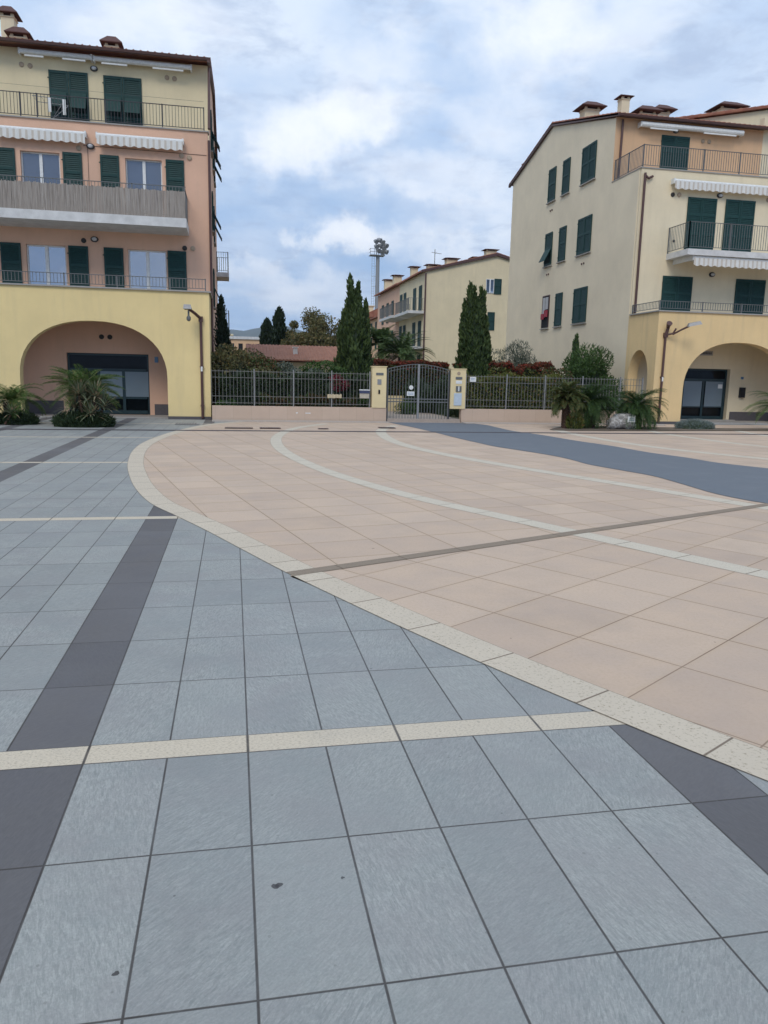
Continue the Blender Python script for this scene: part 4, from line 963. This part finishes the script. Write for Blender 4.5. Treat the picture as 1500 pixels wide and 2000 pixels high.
def frond_set(nf, L_, rise, droop, leaflet, seed, elev=(15, 75), per=34, wid=.019, vang=.5, arc=(0, 360)):
    r = np.random.default_rng(seed); V = []
    for i in range(nf):
        az = R(arc[0] + (arc[1] - arc[0]) * (i + r.uniform(-.3, .3)) / nf) * (1 if arc != (0, 360) else 1) + (i * 2.399 if arc == (0, 360) else 0); el = R(r.uniform(*elev)); ln = L_ * r.uniform(.85, 1.1)
        dh = np.array([math.cos(az), math.sin(az), 0]); side = np.array([-math.sin(az), math.cos(az), 0]); p = np.zeros(3); pts = [p]; e = el
        for k in range(per):
            e -= droop / per * (1 + k / per * .6); p = p + (dh * math.cos(e) + np.array([0, 0, 1]) * math.sin(e)) * ln / per; pts.append(p)
        for k in range(3, per):
            d = pts[k + 1] - pts[k] if k < per else pts[k] - pts[k - 1]; d = d / np.linalg.norm(d); nrm = np.cross(side, d); nrm = nrm if nrm[2] > 0 else -nrm
            tt = k / per; ll = leaflet * math.sin(math.pi * min(1, .12 + tt * .9)) ** .6
            for s_ in (-1, 1):
                q = side * s_ * .85 + d * .55 + nrm * vang; q /= np.linalg.norm(q); tip = pts[k] + q * ll * r.uniform(.75, 1.2) - np.array([0, 0, .08 * ll])
                V += [pts[k] - d * wid / 2, pts[k] + q * ll * .5 - d * wid * .5, tip, pts[k] + q * ll * .5 + d * wid * .5]
        for k in range(per):   # rachis
            w_ = .012 * (1 - k / per) + .004; V += [pts[k] - side * w_, pts[k] + side * w_, pts[k + 1] + side * w_ * .9, pts[k + 1] - side * w_ * .9]
    return np.array(V)
def shag_trunk(h, r, k=12, seed=1):
    rr = random.Random(seed); mb = MB(); prof = [(r * 1.1, 0)] + [(r * rr.uniform(.92, 1.08), h * i / 6) for i in range(1, 6)] + [(r * .7, h)]
    mb.lathe((0, 0, 0), prof, k)
    for i in range(int(h / .045)):
        for j in range(9):
            a = j * .698 + i * .35; z = i * .045
            mb.hexa([(math.cos(a - .12) * r, math.sin(a - .12) * r, z), (math.cos(a + .12) * r, math.sin(a + .12) * r, z), (math.cos(a + .12) * r * .9, math.sin(a + .12) * r * .9, z + .04), (math.cos(a - .12) * r * .9, math.sin(a - .12) * r * .9, z + .04),
                     (math.cos(a - .05) * (r + .05), math.sin(a - .05) * (r + .05), z + .06), (math.cos(a + .05) * (r + .05), math.sin(a + .05) * (r + .05), z + .06), (math.cos(a + .04) * (r + .03), math.sin(a + .04) * (r + .03), z + .075), (math.cos(a - .04) * (r + .03), math.sin(a - .04) * (r + .03), z + .075)])
    return mb
def cycad(x, y, th, tr, lab, mat='cycas', nf=46, L_=1.05, droop=1.5, seed=3, elev=(5, 78), z0=.02, leaflet=.19, cat='cycad', group='cycads on the plaza', lean=(0, 0)):
    o = empty('cycad', (x, y, z0), lab, cat, group)
    v = frond_set(nf, L_, 0, droop, leaflet, seed, elev); link('crown', np_mesh('crown', v + np.array([lean[0], lean[1], th]), len(v) // 4, L[mat]), o)
    tb = shag_trunk(th, tr, seed=seed); tb.v = [(a + lean[0] * c / th, b + lean[1] * c / th, c) for a, b, c in tb.v]
    obj('trunk', tb, M['shag'], o); return o
def rosette(cx_, cy_, cz, n, L_, w, seed, elev=(0, 85), droop=.7, seg=4):
    r = np.random.default_rng(seed); V = []
    for i in range(n):
        az = i * 2.399 + r.uniform(-.2, .2); e = R(r.uniform(*elev)); ln = L_ * r.uniform(.75, 1.1); dh = np.array([math.cos(az), math.sin(az), 0]); s = np.array([-math.sin(az), math.cos(az), 0]); p = np.array([cx_, cy_, cz]) + dh * .03
        for k in range(seg):
            w0, w1 = w * (1 - k / seg) ** .7, w * (1 - (k + 1) / seg) ** .7; q = p + (dh * math.cos(e) + np.array([0, 0, 1]) * math.sin(e)) * ln / seg
            V += [p - s * w0 / 2, p + s * w0 / 2, q + s * max(w1, .002) / 2, q - s * max(w1, .002) / 2]; p = q; e -= droop / seg
    return np.array(V)
# --- left planting: cycad behind spiky yucca and ground cover
cycad(-4.22, 23.5, .98, .15, 'largest cycad in front of the left arch, spreading above a spiky yucca', seed=5, L_=1.18, elev=(-12, 58), nf=84, droop=.62, leaflet=.22)
cycad(-6.30, 23.9, .62, .2, 'cycad at the left edge of the picture with dark drooping fronds', mat='cycas', seed=9, L_=1.1, nf=50, droop=1.25, elev=(0, 70))
cycad(-7.6, 24.6, .4, .2, 'cycad partly outside the left edge, behind its neighbour', mat='cycas_dark', seed=11, L_=1.1, nf=40, droop=1.3)
def yucca(x, y, lab, mat, heads, L_, w, n, seed, z0=.02, group=None, name='yucca'):
    o = empty(name, (x, y, z0), lab, 'yucca' if name == 'yucca' else 'plant', group); V = [rosette(hx, hy, hz, n, L_, w, seed + i, elev=(-5, 85)) for i, (hx, hy, hz) in enumerate(heads)]
    v = np.concatenate(V); link('blades', np_mesh('blades', v, len(v) // 4, L[mat]), o)
    st = MB()
    for hx, hy, hz in heads: st.path([(hx * .5, hy * .5, 0), (hx, hy, hz)], [.04, .03], 7)
    obj('stem', st, M['shag'], o); return o
yucca(-4.05, 22.95, 'grey-green spiky yucca clump in front of the left arch', 'yucca', [(0, -.1, .70), (-.38, .05, .48), (.40, .0, .50), (.12, -.25, .30), (-.18, -.2, .88), (.25, -.2, .82)], .66, .05, 70, 21)
yucca(-6.55, 23.2, 'spiky yucca low beneath the leftmost cycads', 'yucca', [(0, 0, .4), (.4, .1, .3)], .5, .05, 46, 31)
def cover(name, x, y, w, d, h, n, mat, lab, leaf=.16):
    o = empty(name, (x, y, .02), lab, 'ground plant', None); a = rng.uniform(0, 6.28, n); rr = np.sqrt(rng.uniform(0, 1, n)); P = np.stack([np.cos(a) * rr * w / 2, np.sin(a) * rr * d / 2, rng.uniform(.02, 1, n) * h * np.sqrt(1 - rr ** 2 * .85)], 1)
    link('foliage', leaves_mesh('foliage', P, np.stack([np.cos(a) * .6, np.sin(a) * .6, np.full(n, .8)], 1), leaf, leaf * .14, L[mat], .4), o)
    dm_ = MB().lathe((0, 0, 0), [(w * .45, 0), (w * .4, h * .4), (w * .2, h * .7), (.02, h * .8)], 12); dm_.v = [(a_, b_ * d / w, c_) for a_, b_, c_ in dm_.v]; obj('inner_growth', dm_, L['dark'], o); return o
cover('grassy_plant', -4.15, 22.85, 1.6, .9, .38, 4200, 'dark', 'low grassy ground plant at the foot of the yucca, before the left arch', .3)
cover('grassy_plant', -6.1, 23.6, 1.1, .8, .35, 2000, 'dark', 'low dark ground plant below the leftmost cycads', .26)
# --- right planting
def fan_palm(x, y, heads, lab, mat='cycas', seed=50, n=30, fl=.5):
    o = empty('fan_palm', (x, y, .02), lab, 'palm', None); V = []; r = np.random.default_rng(seed); st = MB()
    for hx, hy, hz in heads:
        st.path([(hx * .4, hy * .4, 0), (hx, hy, hz)], [.09, .08], 9)
        for i in range(n):
            az = i * 2.399; e = R(r.uniform(-30, 85)); d = np.array([math.cos(az) * math.cos(e), math.sin(az) * math.cos(e), math.sin(e)]); s = np.array([-math.sin(az), math.cos(az), 0]); up = np.cross(s, d)
            p0 = np.array([hx, hy, hz]); c = p0 + d * fl * r.uniform(.7, 1.0); V += [p0 - s * .006, p0 + s * .006, c + s * .005, c - s * .005]
            for k in range(17):
                a = R(-100 + 200 * k / 16); q = d * math.cos(a) + s * math.sin(a) * 1.0 - up * .12; q /= np.linalg.norm(q); tip = c + q * fl * .62 * (1 - abs(a) * .15) - np.array([0, 0, .05]); m_ = c + q * fl * .34
                n_ = np.cross(q, up); n_ /= np.linalg.norm(n_) + 1e-9; V += [c, m_ - n_ * .014, tip, m_ + n_ * .014]
    v = np.array(V); link('crown', np_mesh('crown', v, len(v) // 4, L[mat]), o); obj('trunk', st, M['shag'], o); return o
cycad(10.75, 23.6, .95, .10, 'yellow-green palm, leftmost of those in front of the right fence', 'fan', nf=130, L_=.76, droop=.9, seed=15, elev=(-35, 88), leaflet=.17)
cycad(11.75, 23.9, .80, .17, 'dark cycad with thick trunk, between the fan palm and the boulder', 'cycas_dark', nf=120, L_=1.1, droop=1.2, seed=13, elev=(-28, 82), leaflet=.2)
cycad(13.35, 23.75, .72, .17, 'dark cycad just right of the boulder, reaching the portico corner', 'cycas_dark', nf=120, L_=1.16, droop=1.1, seed=17, elev=(-28, 72), leaflet=.2)
cycad(18.95, 23.6, .72, .2, 'cycad half cut off by the right edge, before the right portico', 'cycas', nf=48, L_=1.5, droop=1.0, seed=19, elev=(0, 60))
cover('trunk_shoots', 11.0, 23.45, .55, .5, .55, 900, 'yellowgreen', 'tuft of green shoots at the foot of the fan palm', .25)
# boulder with plaque
bo = empty('boulder', (12.68, 23.42, 0), 'veined grey boulder with a small white plaque between the cycads', 'boulder')
bm = bmesh.new(); bmesh.ops.create_icosphere(bm, subdivisions=3, radius=1)
rr = random.Random(5)
for v in bm.verts:
    x_, y_, z_ = v.co; k = 1 + .10 * math.sin(5 * x_ + 3 * z_) + .08 * math.sin(7 * z_ + 4 * y_)
    x_ = math.copysign(min(abs(x_) * 1.25, .92), x_); z_ = math.copysign(min(abs(z_) * 1.25, .90), z_)
    v.co = (x_ * .47 * k + .06 * z_, y_ * .22 * k, .27 + z_ * .27 * k * (1.12 if x_ > .2 else .92))
me = bpy.data.meshes.new('rock'); bm.to_mesh(me); bm.free(); me.materials.append(M['boulder']); link('rock', me, bo)
pq = obj('plaque', MB().box(.06, .32, -.27, -.235, .26, .45), M['white'], bo); obj('lettering', MB().box(.10, .28, -.273, -.2705, .37, .385).box(.10, .28, -.273, -.2705, .32, .335), M['blue_sign'], pq)
cover('santolina', 15.75, 24.0, 1.5, .8, .34, 3600, 'silver', 'rounded silvery santolina mound in front of the right portico', .10)
# --- garden behind the fence
shrub('mixed_hedge', .15, 28.6, 2.2, 1.6, .15, 2.75, L['olivebrown'], 9000, .12, 'tall olive-brown shrub behind the railing, next to the left building', group='garden shrubs', clumps=22)
shrub('mixed_hedge', 1.2, 28.9, 1.9, 1.4, .15, 2.45, L['brownred'], 6000, .11, 'russet shrub behind the railing, right of the olive-brown one', group='garden shrubs', clumps=16)
shrub('garden_shrub', 2.3, 28.4, 2.2, 1.3, .15, 2.2, L['grey'], 5500, .11, 'grey-green twiggy shrub in the middle of the left garden', group='garden shrubs', clumps=16)
shrub('garden_shrub', 3.45, 28.9, 2.5, 1.3, .15, 2.35, L['green'], 7000, .11, 'bright green shrub below the terracotta roof, behind the railing', group='garden shrubs', clumps=18)
shrub('flowering_shrub', 3.55, 27.5, 1.1, .7, .9, 1.68, L['pinkflower'], 2200, .08, 'shrub with crimson-pink blossom showing above the left railing', group='garden shrubs', clumps=8)
hedge('low_hedge', -.5, 4.7, 27.75, .8, .1, 1.50, L['dark'], 11000, .10, 'dark low hedge right behind the left railing', wav=.09)
hedge('low_hedge', .9, 4.3, 27.15, .4, .1, .78, L['brownred'], 4500, .09, 'knee-high russet hedge at the foot of the left railing', wav=.05)
shrub('garden_shrub', -.25, 27.0, .7, .5, .3, .85, L['green'], 1500, .09, 'small bright green bush beside the left building, behind railing', group='garden shrubs', clumps=6)
shrub('garden_shrub', 4.65, 27.1, .75, .5, .35, .80, L['green'], 1600, .08, 'small green plant spilling under the letter box', group='garden shrubs', clumps=6)
shrub('garden_shrub', 4.5, 28.1, 1.6, 1.0, .15, 1.5, L['dark'], 4200, .11, 'dark bush at the foot of the tall cypress behind the railing', group='garden shrubs', clumps=12)
hedge('arch_hedge', 5.0, 9.3, 33.2, 1.1, .1, 2.20, L['brownred'], 15000, .11, 'broad red-topped hedge seen over and through the gate', top=L['red'], wav=.035)


shrub('driveway_hedge', 7.95, 31.4, 1.3, 1.6, .1, 1.9, L['dark'], 4200, .11, 'dark bush behind the right gate leaf', 'hedge', clumps=12)

hedge('red_hedge', 9.2, 13.5, 31.4, 1.1, .1, 2.12, L['yellowgreen'], 13000, .12, 'dark hedge with crimson tips behind the second cypress and the right railing', top=L['red'], wav=.10)
hedge('clipped_hedge', 8.25, 12.3, 27.9, .9, .1, 1.62, L['yellowgreen'], 12000, .09, 'yellow-green hedge just behind the right railing', wav=.07)
shrub('clipped_hedge', 13.6, 27.7, 2.9, .9, .15, 1.35, L['dark'], 6500, .09, 'dark hedge behind the right end of the railing', 'hedge', clumps=22)
shrub('garden_shrub', 12.6, 28.8, 1.4, 1.2, .15, 2.35, L['brownred'], 4200, .11, 'russet bush between red hedge and rounded green shrub', group='garden shrubs', clumps=12)
shrub('oleander', 14.1, 29.2, 2.6, 1.8, .15, 3.1, L['green'], 15000, .17, 'large rounded green oleander against the right building', clumps=40, up=.9, aspect=.22)
shrub('olive_bush', 12.9, 35.2, 2.6, 2.0, .6, 3.75, L['grey'], 6500, .20, 'feathery grey olive bush between second cypress and right building', core=False, clumps=20, up=1.2, aspect=.14)
shrub('clipped_shrub', 6.75, 29.6, .75, .7, .1, .78, L['green'], 2600, .05, 'round clipped green bush seen through the left gate leaf', clumps=16)
shrub('clipped_shrub', 8.1, 28.4, .4, .5, .1, .62, L['dark'], 900, .05, 'small dark bush at the right foot of the gate', clumps=6)
shrub('driveway_hedge', 8.5, 30.2, 1.4, 1.4, .1, 1.7, L['dark'], 4200, .10, 'dark hedge beside the drive behind the right gate pillar', 'hedge', clumps=12)
cypress(4.64, 30, .3, 5.1, .90, 'tall multi-plumed cypress just left of the gate', plumes=[(-.17, 0, 1.0, .36), (.16, .1, .95, .38), (.46, 0, .83, .32), (-.34, .1, .76, .50), (.05, -.2, .80, .78), (.25, .2, .72, .72), (-.15, .1, .62, .78), (-.05, 0, .9, .5), (.1, .1, .84, .62)], n=17000, leaf=.24, group='large cypresses')
cypress(9.77, 31, .3, 5.2, .80, 'multi-plumed cypress right of the gate with a side tuft', plumes=[(-.18, 0, 1.0, .36), (.05, .1, .97, .34), (.30, 0, .965, .34), (.46, .1, .93, .32), (-.34, .1, .86, .42), (.05, -.2, .80, .85), (.2, .1, .72, .9), (-.1, 0, .76, .9), (.1, 0, .88, .6), (.56, 0, .74, .40), (.72, .1, .60, .34)], n=17000, leaf=.24, group='large cypresses')
cypress(-.42, 31.6, .3, 4.3, .42, 'narrow dark cypress hugging the left building corner', 'cypress_dark', n=5000, leaf=.14, plumes=[(0, 0, 1, 1), (.12, 0, .8, .9)], group='large cypresses')
cypress(14.85, 32.0, .3, 3.35, .27, 'slim clipped green column above the oleander', 'green', n=3200, leaf=.10, plumes=[(0, 0, 1, 1.1), (.04, 0, .99, 1.0), (-.05, 0, .98, 1.0)])
cypress(2.6, 60, 1.5, 4.25, .85, 'small dark rounded cypress beyond the terracotta roof, left one', 'cypress_dark', n=3000, leaf=.32, group='distant cypresses')
cypress(3.65, 62, 1.2, 5.6, .98, 'taller dark pointed cypress beyond the terracotta roof', 'cypress_dark', n=3600, leaf=.32, group='distant cypresses')
broad_tree(6.3, 56, 1.2, 5.2, 4.4, 'olive-brown broad tree left of the tall cypress, behind the roof', 'olivebrown', n=18000, leaf=.17, clumps=70, group='distant trees')
broad_tree(4.65, 60, 1.2, 4.6, 2.7, 'yellowish thin tree beside the pointed distant cypress', 'olivebrown', n=9000, leaf=.18, clumps=34, group='distant trees')
broad_tree(5.3, 58, .8, 3.9, 3.6, 'low dull tree between the two distant tree crowns', 'olivebrown', n=9000, leaf=.2, clumps=34, group='distant trees')
shrub('olive_bush', .4, 34.5, 2.4, 1.6, .3, 2.95, L['olivebrown'], 6000, .14, 'loose brownish bush rising beside the left building', clumps=20)
# palms behind the gate
def feather_palm(x, y, th, lab, L_=1.6, nf=34, seed=71, elev=(-15, 75), droop=1.4, mat='cycas', tr=.16):
    o = empty('palm_tree', (x, y, .1), lab, 'palm', 'garden palms'); v = frond_set(nf, L_, 0, droop, .34, seed, elev, per=26, wid=.06, vang=.1)
    link('crown', np_mesh('crown', v + np.array([0, 0, th]), len(v) // 4, L[mat]), o); obj('trunk', shag_trunk(th, tr, seed=seed), M['shag'], o)
feather_palm(7.9, 36, 2.45, 'green feather palm behind the gate with arching fronds', L_=1.75, nf=60, elev=(0, 86), droop=1.2, mat='palm')
feather_palm(7.25, 38.0, 3.0, 'taller palm behind the gate left pillar with upright crown', L_=1.35, nf=60, elev=(5, 88), droop=1.0, seed=75, tr=.12, mat='palm')
shrub('garden_shrub', 7.2, 37, 2.2, 1.2, .2, 2.3, L['green'], 4000, .14, 'green undergrowth at the feet of the garden palms', group='garden shrubs', clumps=14)

# ================================================================== MIDDLE BUILDING
MX, MY = 15.4, 62.0
MBd = empty('apartment_building', (MX, MY, 0), 'cream gabled block with stepped balconied units in the gap between the large buildings', 'building')
F0 = Face(MBd, 0, 0, 0)
gp = [(MX, 0), (MX + .0, 10.1), (21.35, 11.62), (27, 10.1), (27, 0)]
F0.part('gable_wall', MB().prism(gp, 'y', MY, MY + .3), M['cream2'], 0, 0)
cg = tile_roof(MY - .15, 78, [(MX - .35, 10.02), (21.35, 11.66), (27.4, 10.05)], wave=.3); cg.v = [(y, x, z) for x, y, z in cg.v]; cg.f = [list(reversed(f)) for f in cg.f]
F0.part('roof', cg, M['tiles'], 0, 0)
F0.part('gable_trim', MB().prism([(MX - .4, 9.93), (21.35, 11.52), (27.4, 9.95), (27.4, 10.12), (21.35, 11.74), (MX - .4, 10.12)], 'y', MY - .2, MY - .003), M['brown'], 0, 0)
FM = Face(MBd, 0, MY, 0)
FM.window(20.50, 21.20, 8.55, 9.68, 'glass_sky_tint', d=-.05); FM.leaf(21.22, 8.50, .62, 1.22, d=-.02)
FM.leaf(20.75, 5.6, .62, 1.45, d=-.02)
FM.part('drainpipe', MB().tube((MX - .02, -.08, 9.9), (MX - .02, -.08, 0), .07), M['brown'], 0, 0)
SM = Face(MBd, MX, 0, R(-90))
F0.part('side_wall', MB().box(MX + .01, MX + .3, MY + .3, 72, 0, 10.1), M['cream2'], 0, 0)
for z, zs in ((7.55, 'a'), (4.7, 'b'), (1.9, 'c')):
    for y in (63.1, 65.2, 69.0, 70.6):
        SM.pair(-(y + .95), -y, z - .55, z + 1.55, sill=False)
for z in (3.9, 6.75):
    for y0, y1, dd in ((62.2, 67.4, 1.35), (67.6, 73.5, 1.6)):
        o = SM.part('balcony', MB().box(0, y1 - y0, -dd, 0, 0, .22), M['plaster_white'], -y1, z)
        obj('railing', railing_mesh(y1 - y0, 1.0, spacing=.16, bar=.012), M['iron'], o, (0, -dd + .05, .22)); obj('railing', railing_mesh(dd - .05, 1.0, spacing=.16, bar=.012), M['iron'], o, (y1 - y0 - .02, -dd + .05, .22), R(90))
# next units further down the row
F0.part('side_wall', MB().box(MX - .0, MX + 8, 72, 72.3, 0, 10.2).box(MX + .01, MX + .3, 72.3, 83, 0, 10.1), M['pink'], 0, 0)
cg = tile_roof(71.8, 83.2, [(MX - .4, 10.02), (21.35, 11.7)], wave=.3); cg.v = [(y, x, z + .05) for x, y, z in cg.v]; cg.f = [list(reversed(f)) for f in cg.f]
F0.part('roof', cg, M['tiles'], 0, 0)
for z in (7.5, 4.7):
    for y in (74.5, 77, 79.5): SM.pair(-(y + .95), -y, z - .55, z + 1.4, sill=False)
for x, y, z, w, h in ((22.1, 66, 11.1, .9, 1.5), (21.0, 66, 11.0, 1.0, .9), (18.6, 66, 10.6, .95, 1.1), (17.2, 67, 10.5, .9, .75), (16.05, 69, 10.3, .62, 1.0), (16.0, 76, 10.2, .8, 1.2), (16.0, 80.5, 10.2, .8, 1.3)):
    chimney(MBd, 'chimney', x, y, z, w, w * .8, h, mat='cream2', hat=.22, flat=True)
F0.part('aerial', MB().tube((17.4, 67, 10.4), (17.4, 67, 12.6), .03, k=6).tube((17.1, 67, 12.35), (18.0, 67, 12.25), .02, k=5).tube((17.5, 66.8, 12.3), (17.5, 67.2, 12.3), .015, k=5), M['iron'], 0, 0)
# farther red-roofed houses in the row
for i, (x0, x1, y0, y1, h, lab) in enumerate([(17.0, 23.0, 88, 100, 8.6, 'red-roofed house just left of the stepped block, mostly hidden by the cypress'), (17.4, 22.0, 104, 112, 9.6, 'farthest red-roofed house by the foot of the floodlight mast')]):
    hb = empty('house', (x0, y0, 0), lab, 'house', 'far red-roofed houses'); W_ = x1 - x0; D_ = y1 - y0
    obj('wall', MB().box(0, W_, 0, D_, 0, h), M['orange'], hb)
    rfm = MB().prism([(-.4, h), (W_ / 2, h + 1.3), (W_ + .4, h), (W_ + .4, h - .12), (-.4, h - .12)], 'y', -.4, D_ + .4); rfo = obj('roof', rfm, M['tiles'], hb)
    obj('chimney', MB().box(1, 1.7, 2, 2.6, h + .2, h + 1.5).box(.85, 1.85, 1.85, 2.75, h + 1.5, h + 1.6), M['cream2'], rfo)
    fs = Face(hb, x0, 0, R(-90))
    for z in (2.0, 4.9, h - 1.9):
        for k in range(3): fs.pair(-(y0 + 1.9 + k * 3.0), -(y0 + 1 + k * 3.0), z, z + 1.4, sill=False)
# low house with terracotta roof
LH = empty('low_house', (1.2, 45, -.15), 'low long house with terracotta roof behind the left garden', 'house')
obj('wall', MB().box(0, 6.8, 0, 6, 0, 2.45), M['cream2'], LH)
cg = tile_roof(-.4, 7.0, [(-.5, 2.50), (3.0, 3.42), (6.4, 2.4)], wave=.2, amp=.02); rfo = obj('roof', cg, plain('old_roof_tiles', (.33, .155, .10), .9, var=.25, scale=3), LH)
obj('chimney', MB().box(2.3, 2.55, .8, 1.05, 2.9, 3.3).box(2.25, 2.6, .75, 1.1, 3.3, 3.35), M['plaster_white'], rfo)
# floodlight mast
FL = empty('floodlight_mast', (29.5, 160, 0), 'tall grey stadium floodlight mast with a crown of lamps', 'floodlight')
obj('pole', MB().path([(0, 0, 0), (0, 0, 15), (0, 0, 26)], [.58, .46, .38], 14), M['iron_light'], FL)
ld = MB()
for s_ in (-.25, .25): ld.tube((-.95 + s_, 0, 3), (-.95 + s_, 0, 26), .03, k=5)
for i in range(46): ld.tube((-1.2, 0, 3 + i * .5), (-.7, 0, 3 + i * .5), .02, k=4)
for i in range(12): ld.tube((-1.2, 0, 4 + i * 2), (-.4, 0, 4 + i * 2), .05, k=4)
obj('ladder', ld, M['iron_light'], FL)
obj('platform', MB().box(-1.7, 1.3, -1, 1, 26, 26.15), M['iron_light'], FL)
hd = MB()
for x in (-1.7, -.9, -.1, .7, 1.3): hd.tube((x, -1, 26.1), (x, -1, 27.3), .04, k=5)
for z in (26.7, 27.3): hd.tube((-1.7, -1, z), (1.3, -1, z), .04, k=5); hd.tube((-1.7, -1, z), (-1.7, 1, z), .04, k=5)
for x in (-.3, 1.3): hd.tube((x, 0, 26), (x, 0, 29.2), .08, k=6)
for z in (27.2, 28.1, 29.0): hd.tube((-.6, 0, z), (1.6, 0, z), .07, k=6)
obj('railing', hd, M['iron'], FL)
lm = MB().tube((0, 0, 0), (.25, -.45, -.25), .40, .48, 12).tube((-.2, .3, .15), (0, 0, 0), .2, .40, 10).mesh('floodlight', M['iron_light'])
for x, z in ((-.6, 28.9), (.1, 29.2), (.8, 28.8), (1.5, 28.2), (-.5, 27.9), (.3, 28.1), (1.1, 27.6), (1.5, 27.0), (.0, 27.1), (.8, 26.8)): link('floodlight', lm, FL, (x, -.2, z), R(random.uniform(-25, 25)))
# far town buildings and hills
for i, (x, y, w, d, h, m_, lab) in enumerate([(-1.0, 150, 6.5, 8, 8.6, 'plaster_white', 'distant long white-roofed building beyond the left garden'), (6.0, 155, 5.5, 8, 8.9, 'plaster_white', 'distant white-roofed building between the far cypresses'), (-5, 240, 5, 8, 13.5, 'cream2', 'distant pale house on the slope by the left building')]):
    hb = empty('distant_building', (x, y, 0), lab, 'building', 'buildings near the horizon')
    obj('wall', MB().box(0, w, 0, d, 0, h - .5), M['orange'] if i < 2 else M['cream2'], hb); obj('roof', MB().box(-.3, w + .3, -.3, d + .3, h - .5, h), M[m_], hb)
    wm = MB()
    for k in range(int(w / 1.6)):
        obj('window', MB().box(.5 + k * 1.6, 1.3 + k * 1.6, -.03, 0, h - 2.6, h - 1.3), M['black'], hb)
def hill(name, x0, x1, y, h0, seed, mat, n=90, depth=900):
    r = np.random.default_rng(seed); mb = MB(); ph = r.uniform(0, 6.28, 6)
    rows = 8
    for j in range(rows + 1):
        for i in range(n + 1):
            x = x0 + (x1 - x0) * i / n; s = j / rows
            e = (math.sin(x / 420 + ph[0]) * .32 + math.sin(x / 170 + ph[1]) * .16 + math.sin(x / 66 + ph[2]) * .06 + .75)
            zt = h0 * (1 + .11 * math.sin(x / 150 + ph[3]) + .05 * math.sin(x / 52 + ph[4]) + .018 * math.sin(x / 19 + ph[5])) if name == 'hills' else h0 * e
            mb.v.append((x, y - depth / 2 + depth * s, -5 + zt * math.sin(math.pi * s * .5) * (1 + .04 * math.sin(x / 30 + s * 9) * (1 - s))))
    for j in range(rows):
        for i in range(n): q = j * (n + 1) + i; mb.f.append([q, q + 1, q + n + 2, q + n + 1])
    o = struct(name, mb, mat); 
    for p in o.data.polygons: p.use_smooth = True
hm, ht, hb_ = material('wooded_hillside'); ht.l.new(ht.mix(ht.noise(pos(ht), .01, 6), (.035, .055, .025), (.10, .10, .06)), hb_.inputs['Base Color']); hb_.inputs['Roughness'].default_value = 1
hill('hills', -1600, 2200, 3000, 188, 4, hm)
hill('near_hill', -700, -20, 900, 62, 8, hm, depth=300)
# ------------------------------------------------------------------ haze
hz = MB().box(-1800, 2400, -900, 4200, -7, 420)
hmt = bpy.data.materials.new('haze_air'); hmt.use_nodes = True; hn = hmt.node_tree; hn.nodes.clear()
ho = hn.nodes.new('ShaderNodeOutputMaterial'); hv = hn.nodes.new('ShaderNodeVolumePrincipled')
hv.inputs['Color'].default_value = (.62, .75, .95, 1); hv.inputs['Density'].default_value = 1.6e-4; hv.inputs['Anisotropy'].default_value = .1
hn.links.new(hv.outputs[0], ho.inputs['Volume'])
label(obj('haze', hz, hmt), kind='stuff')
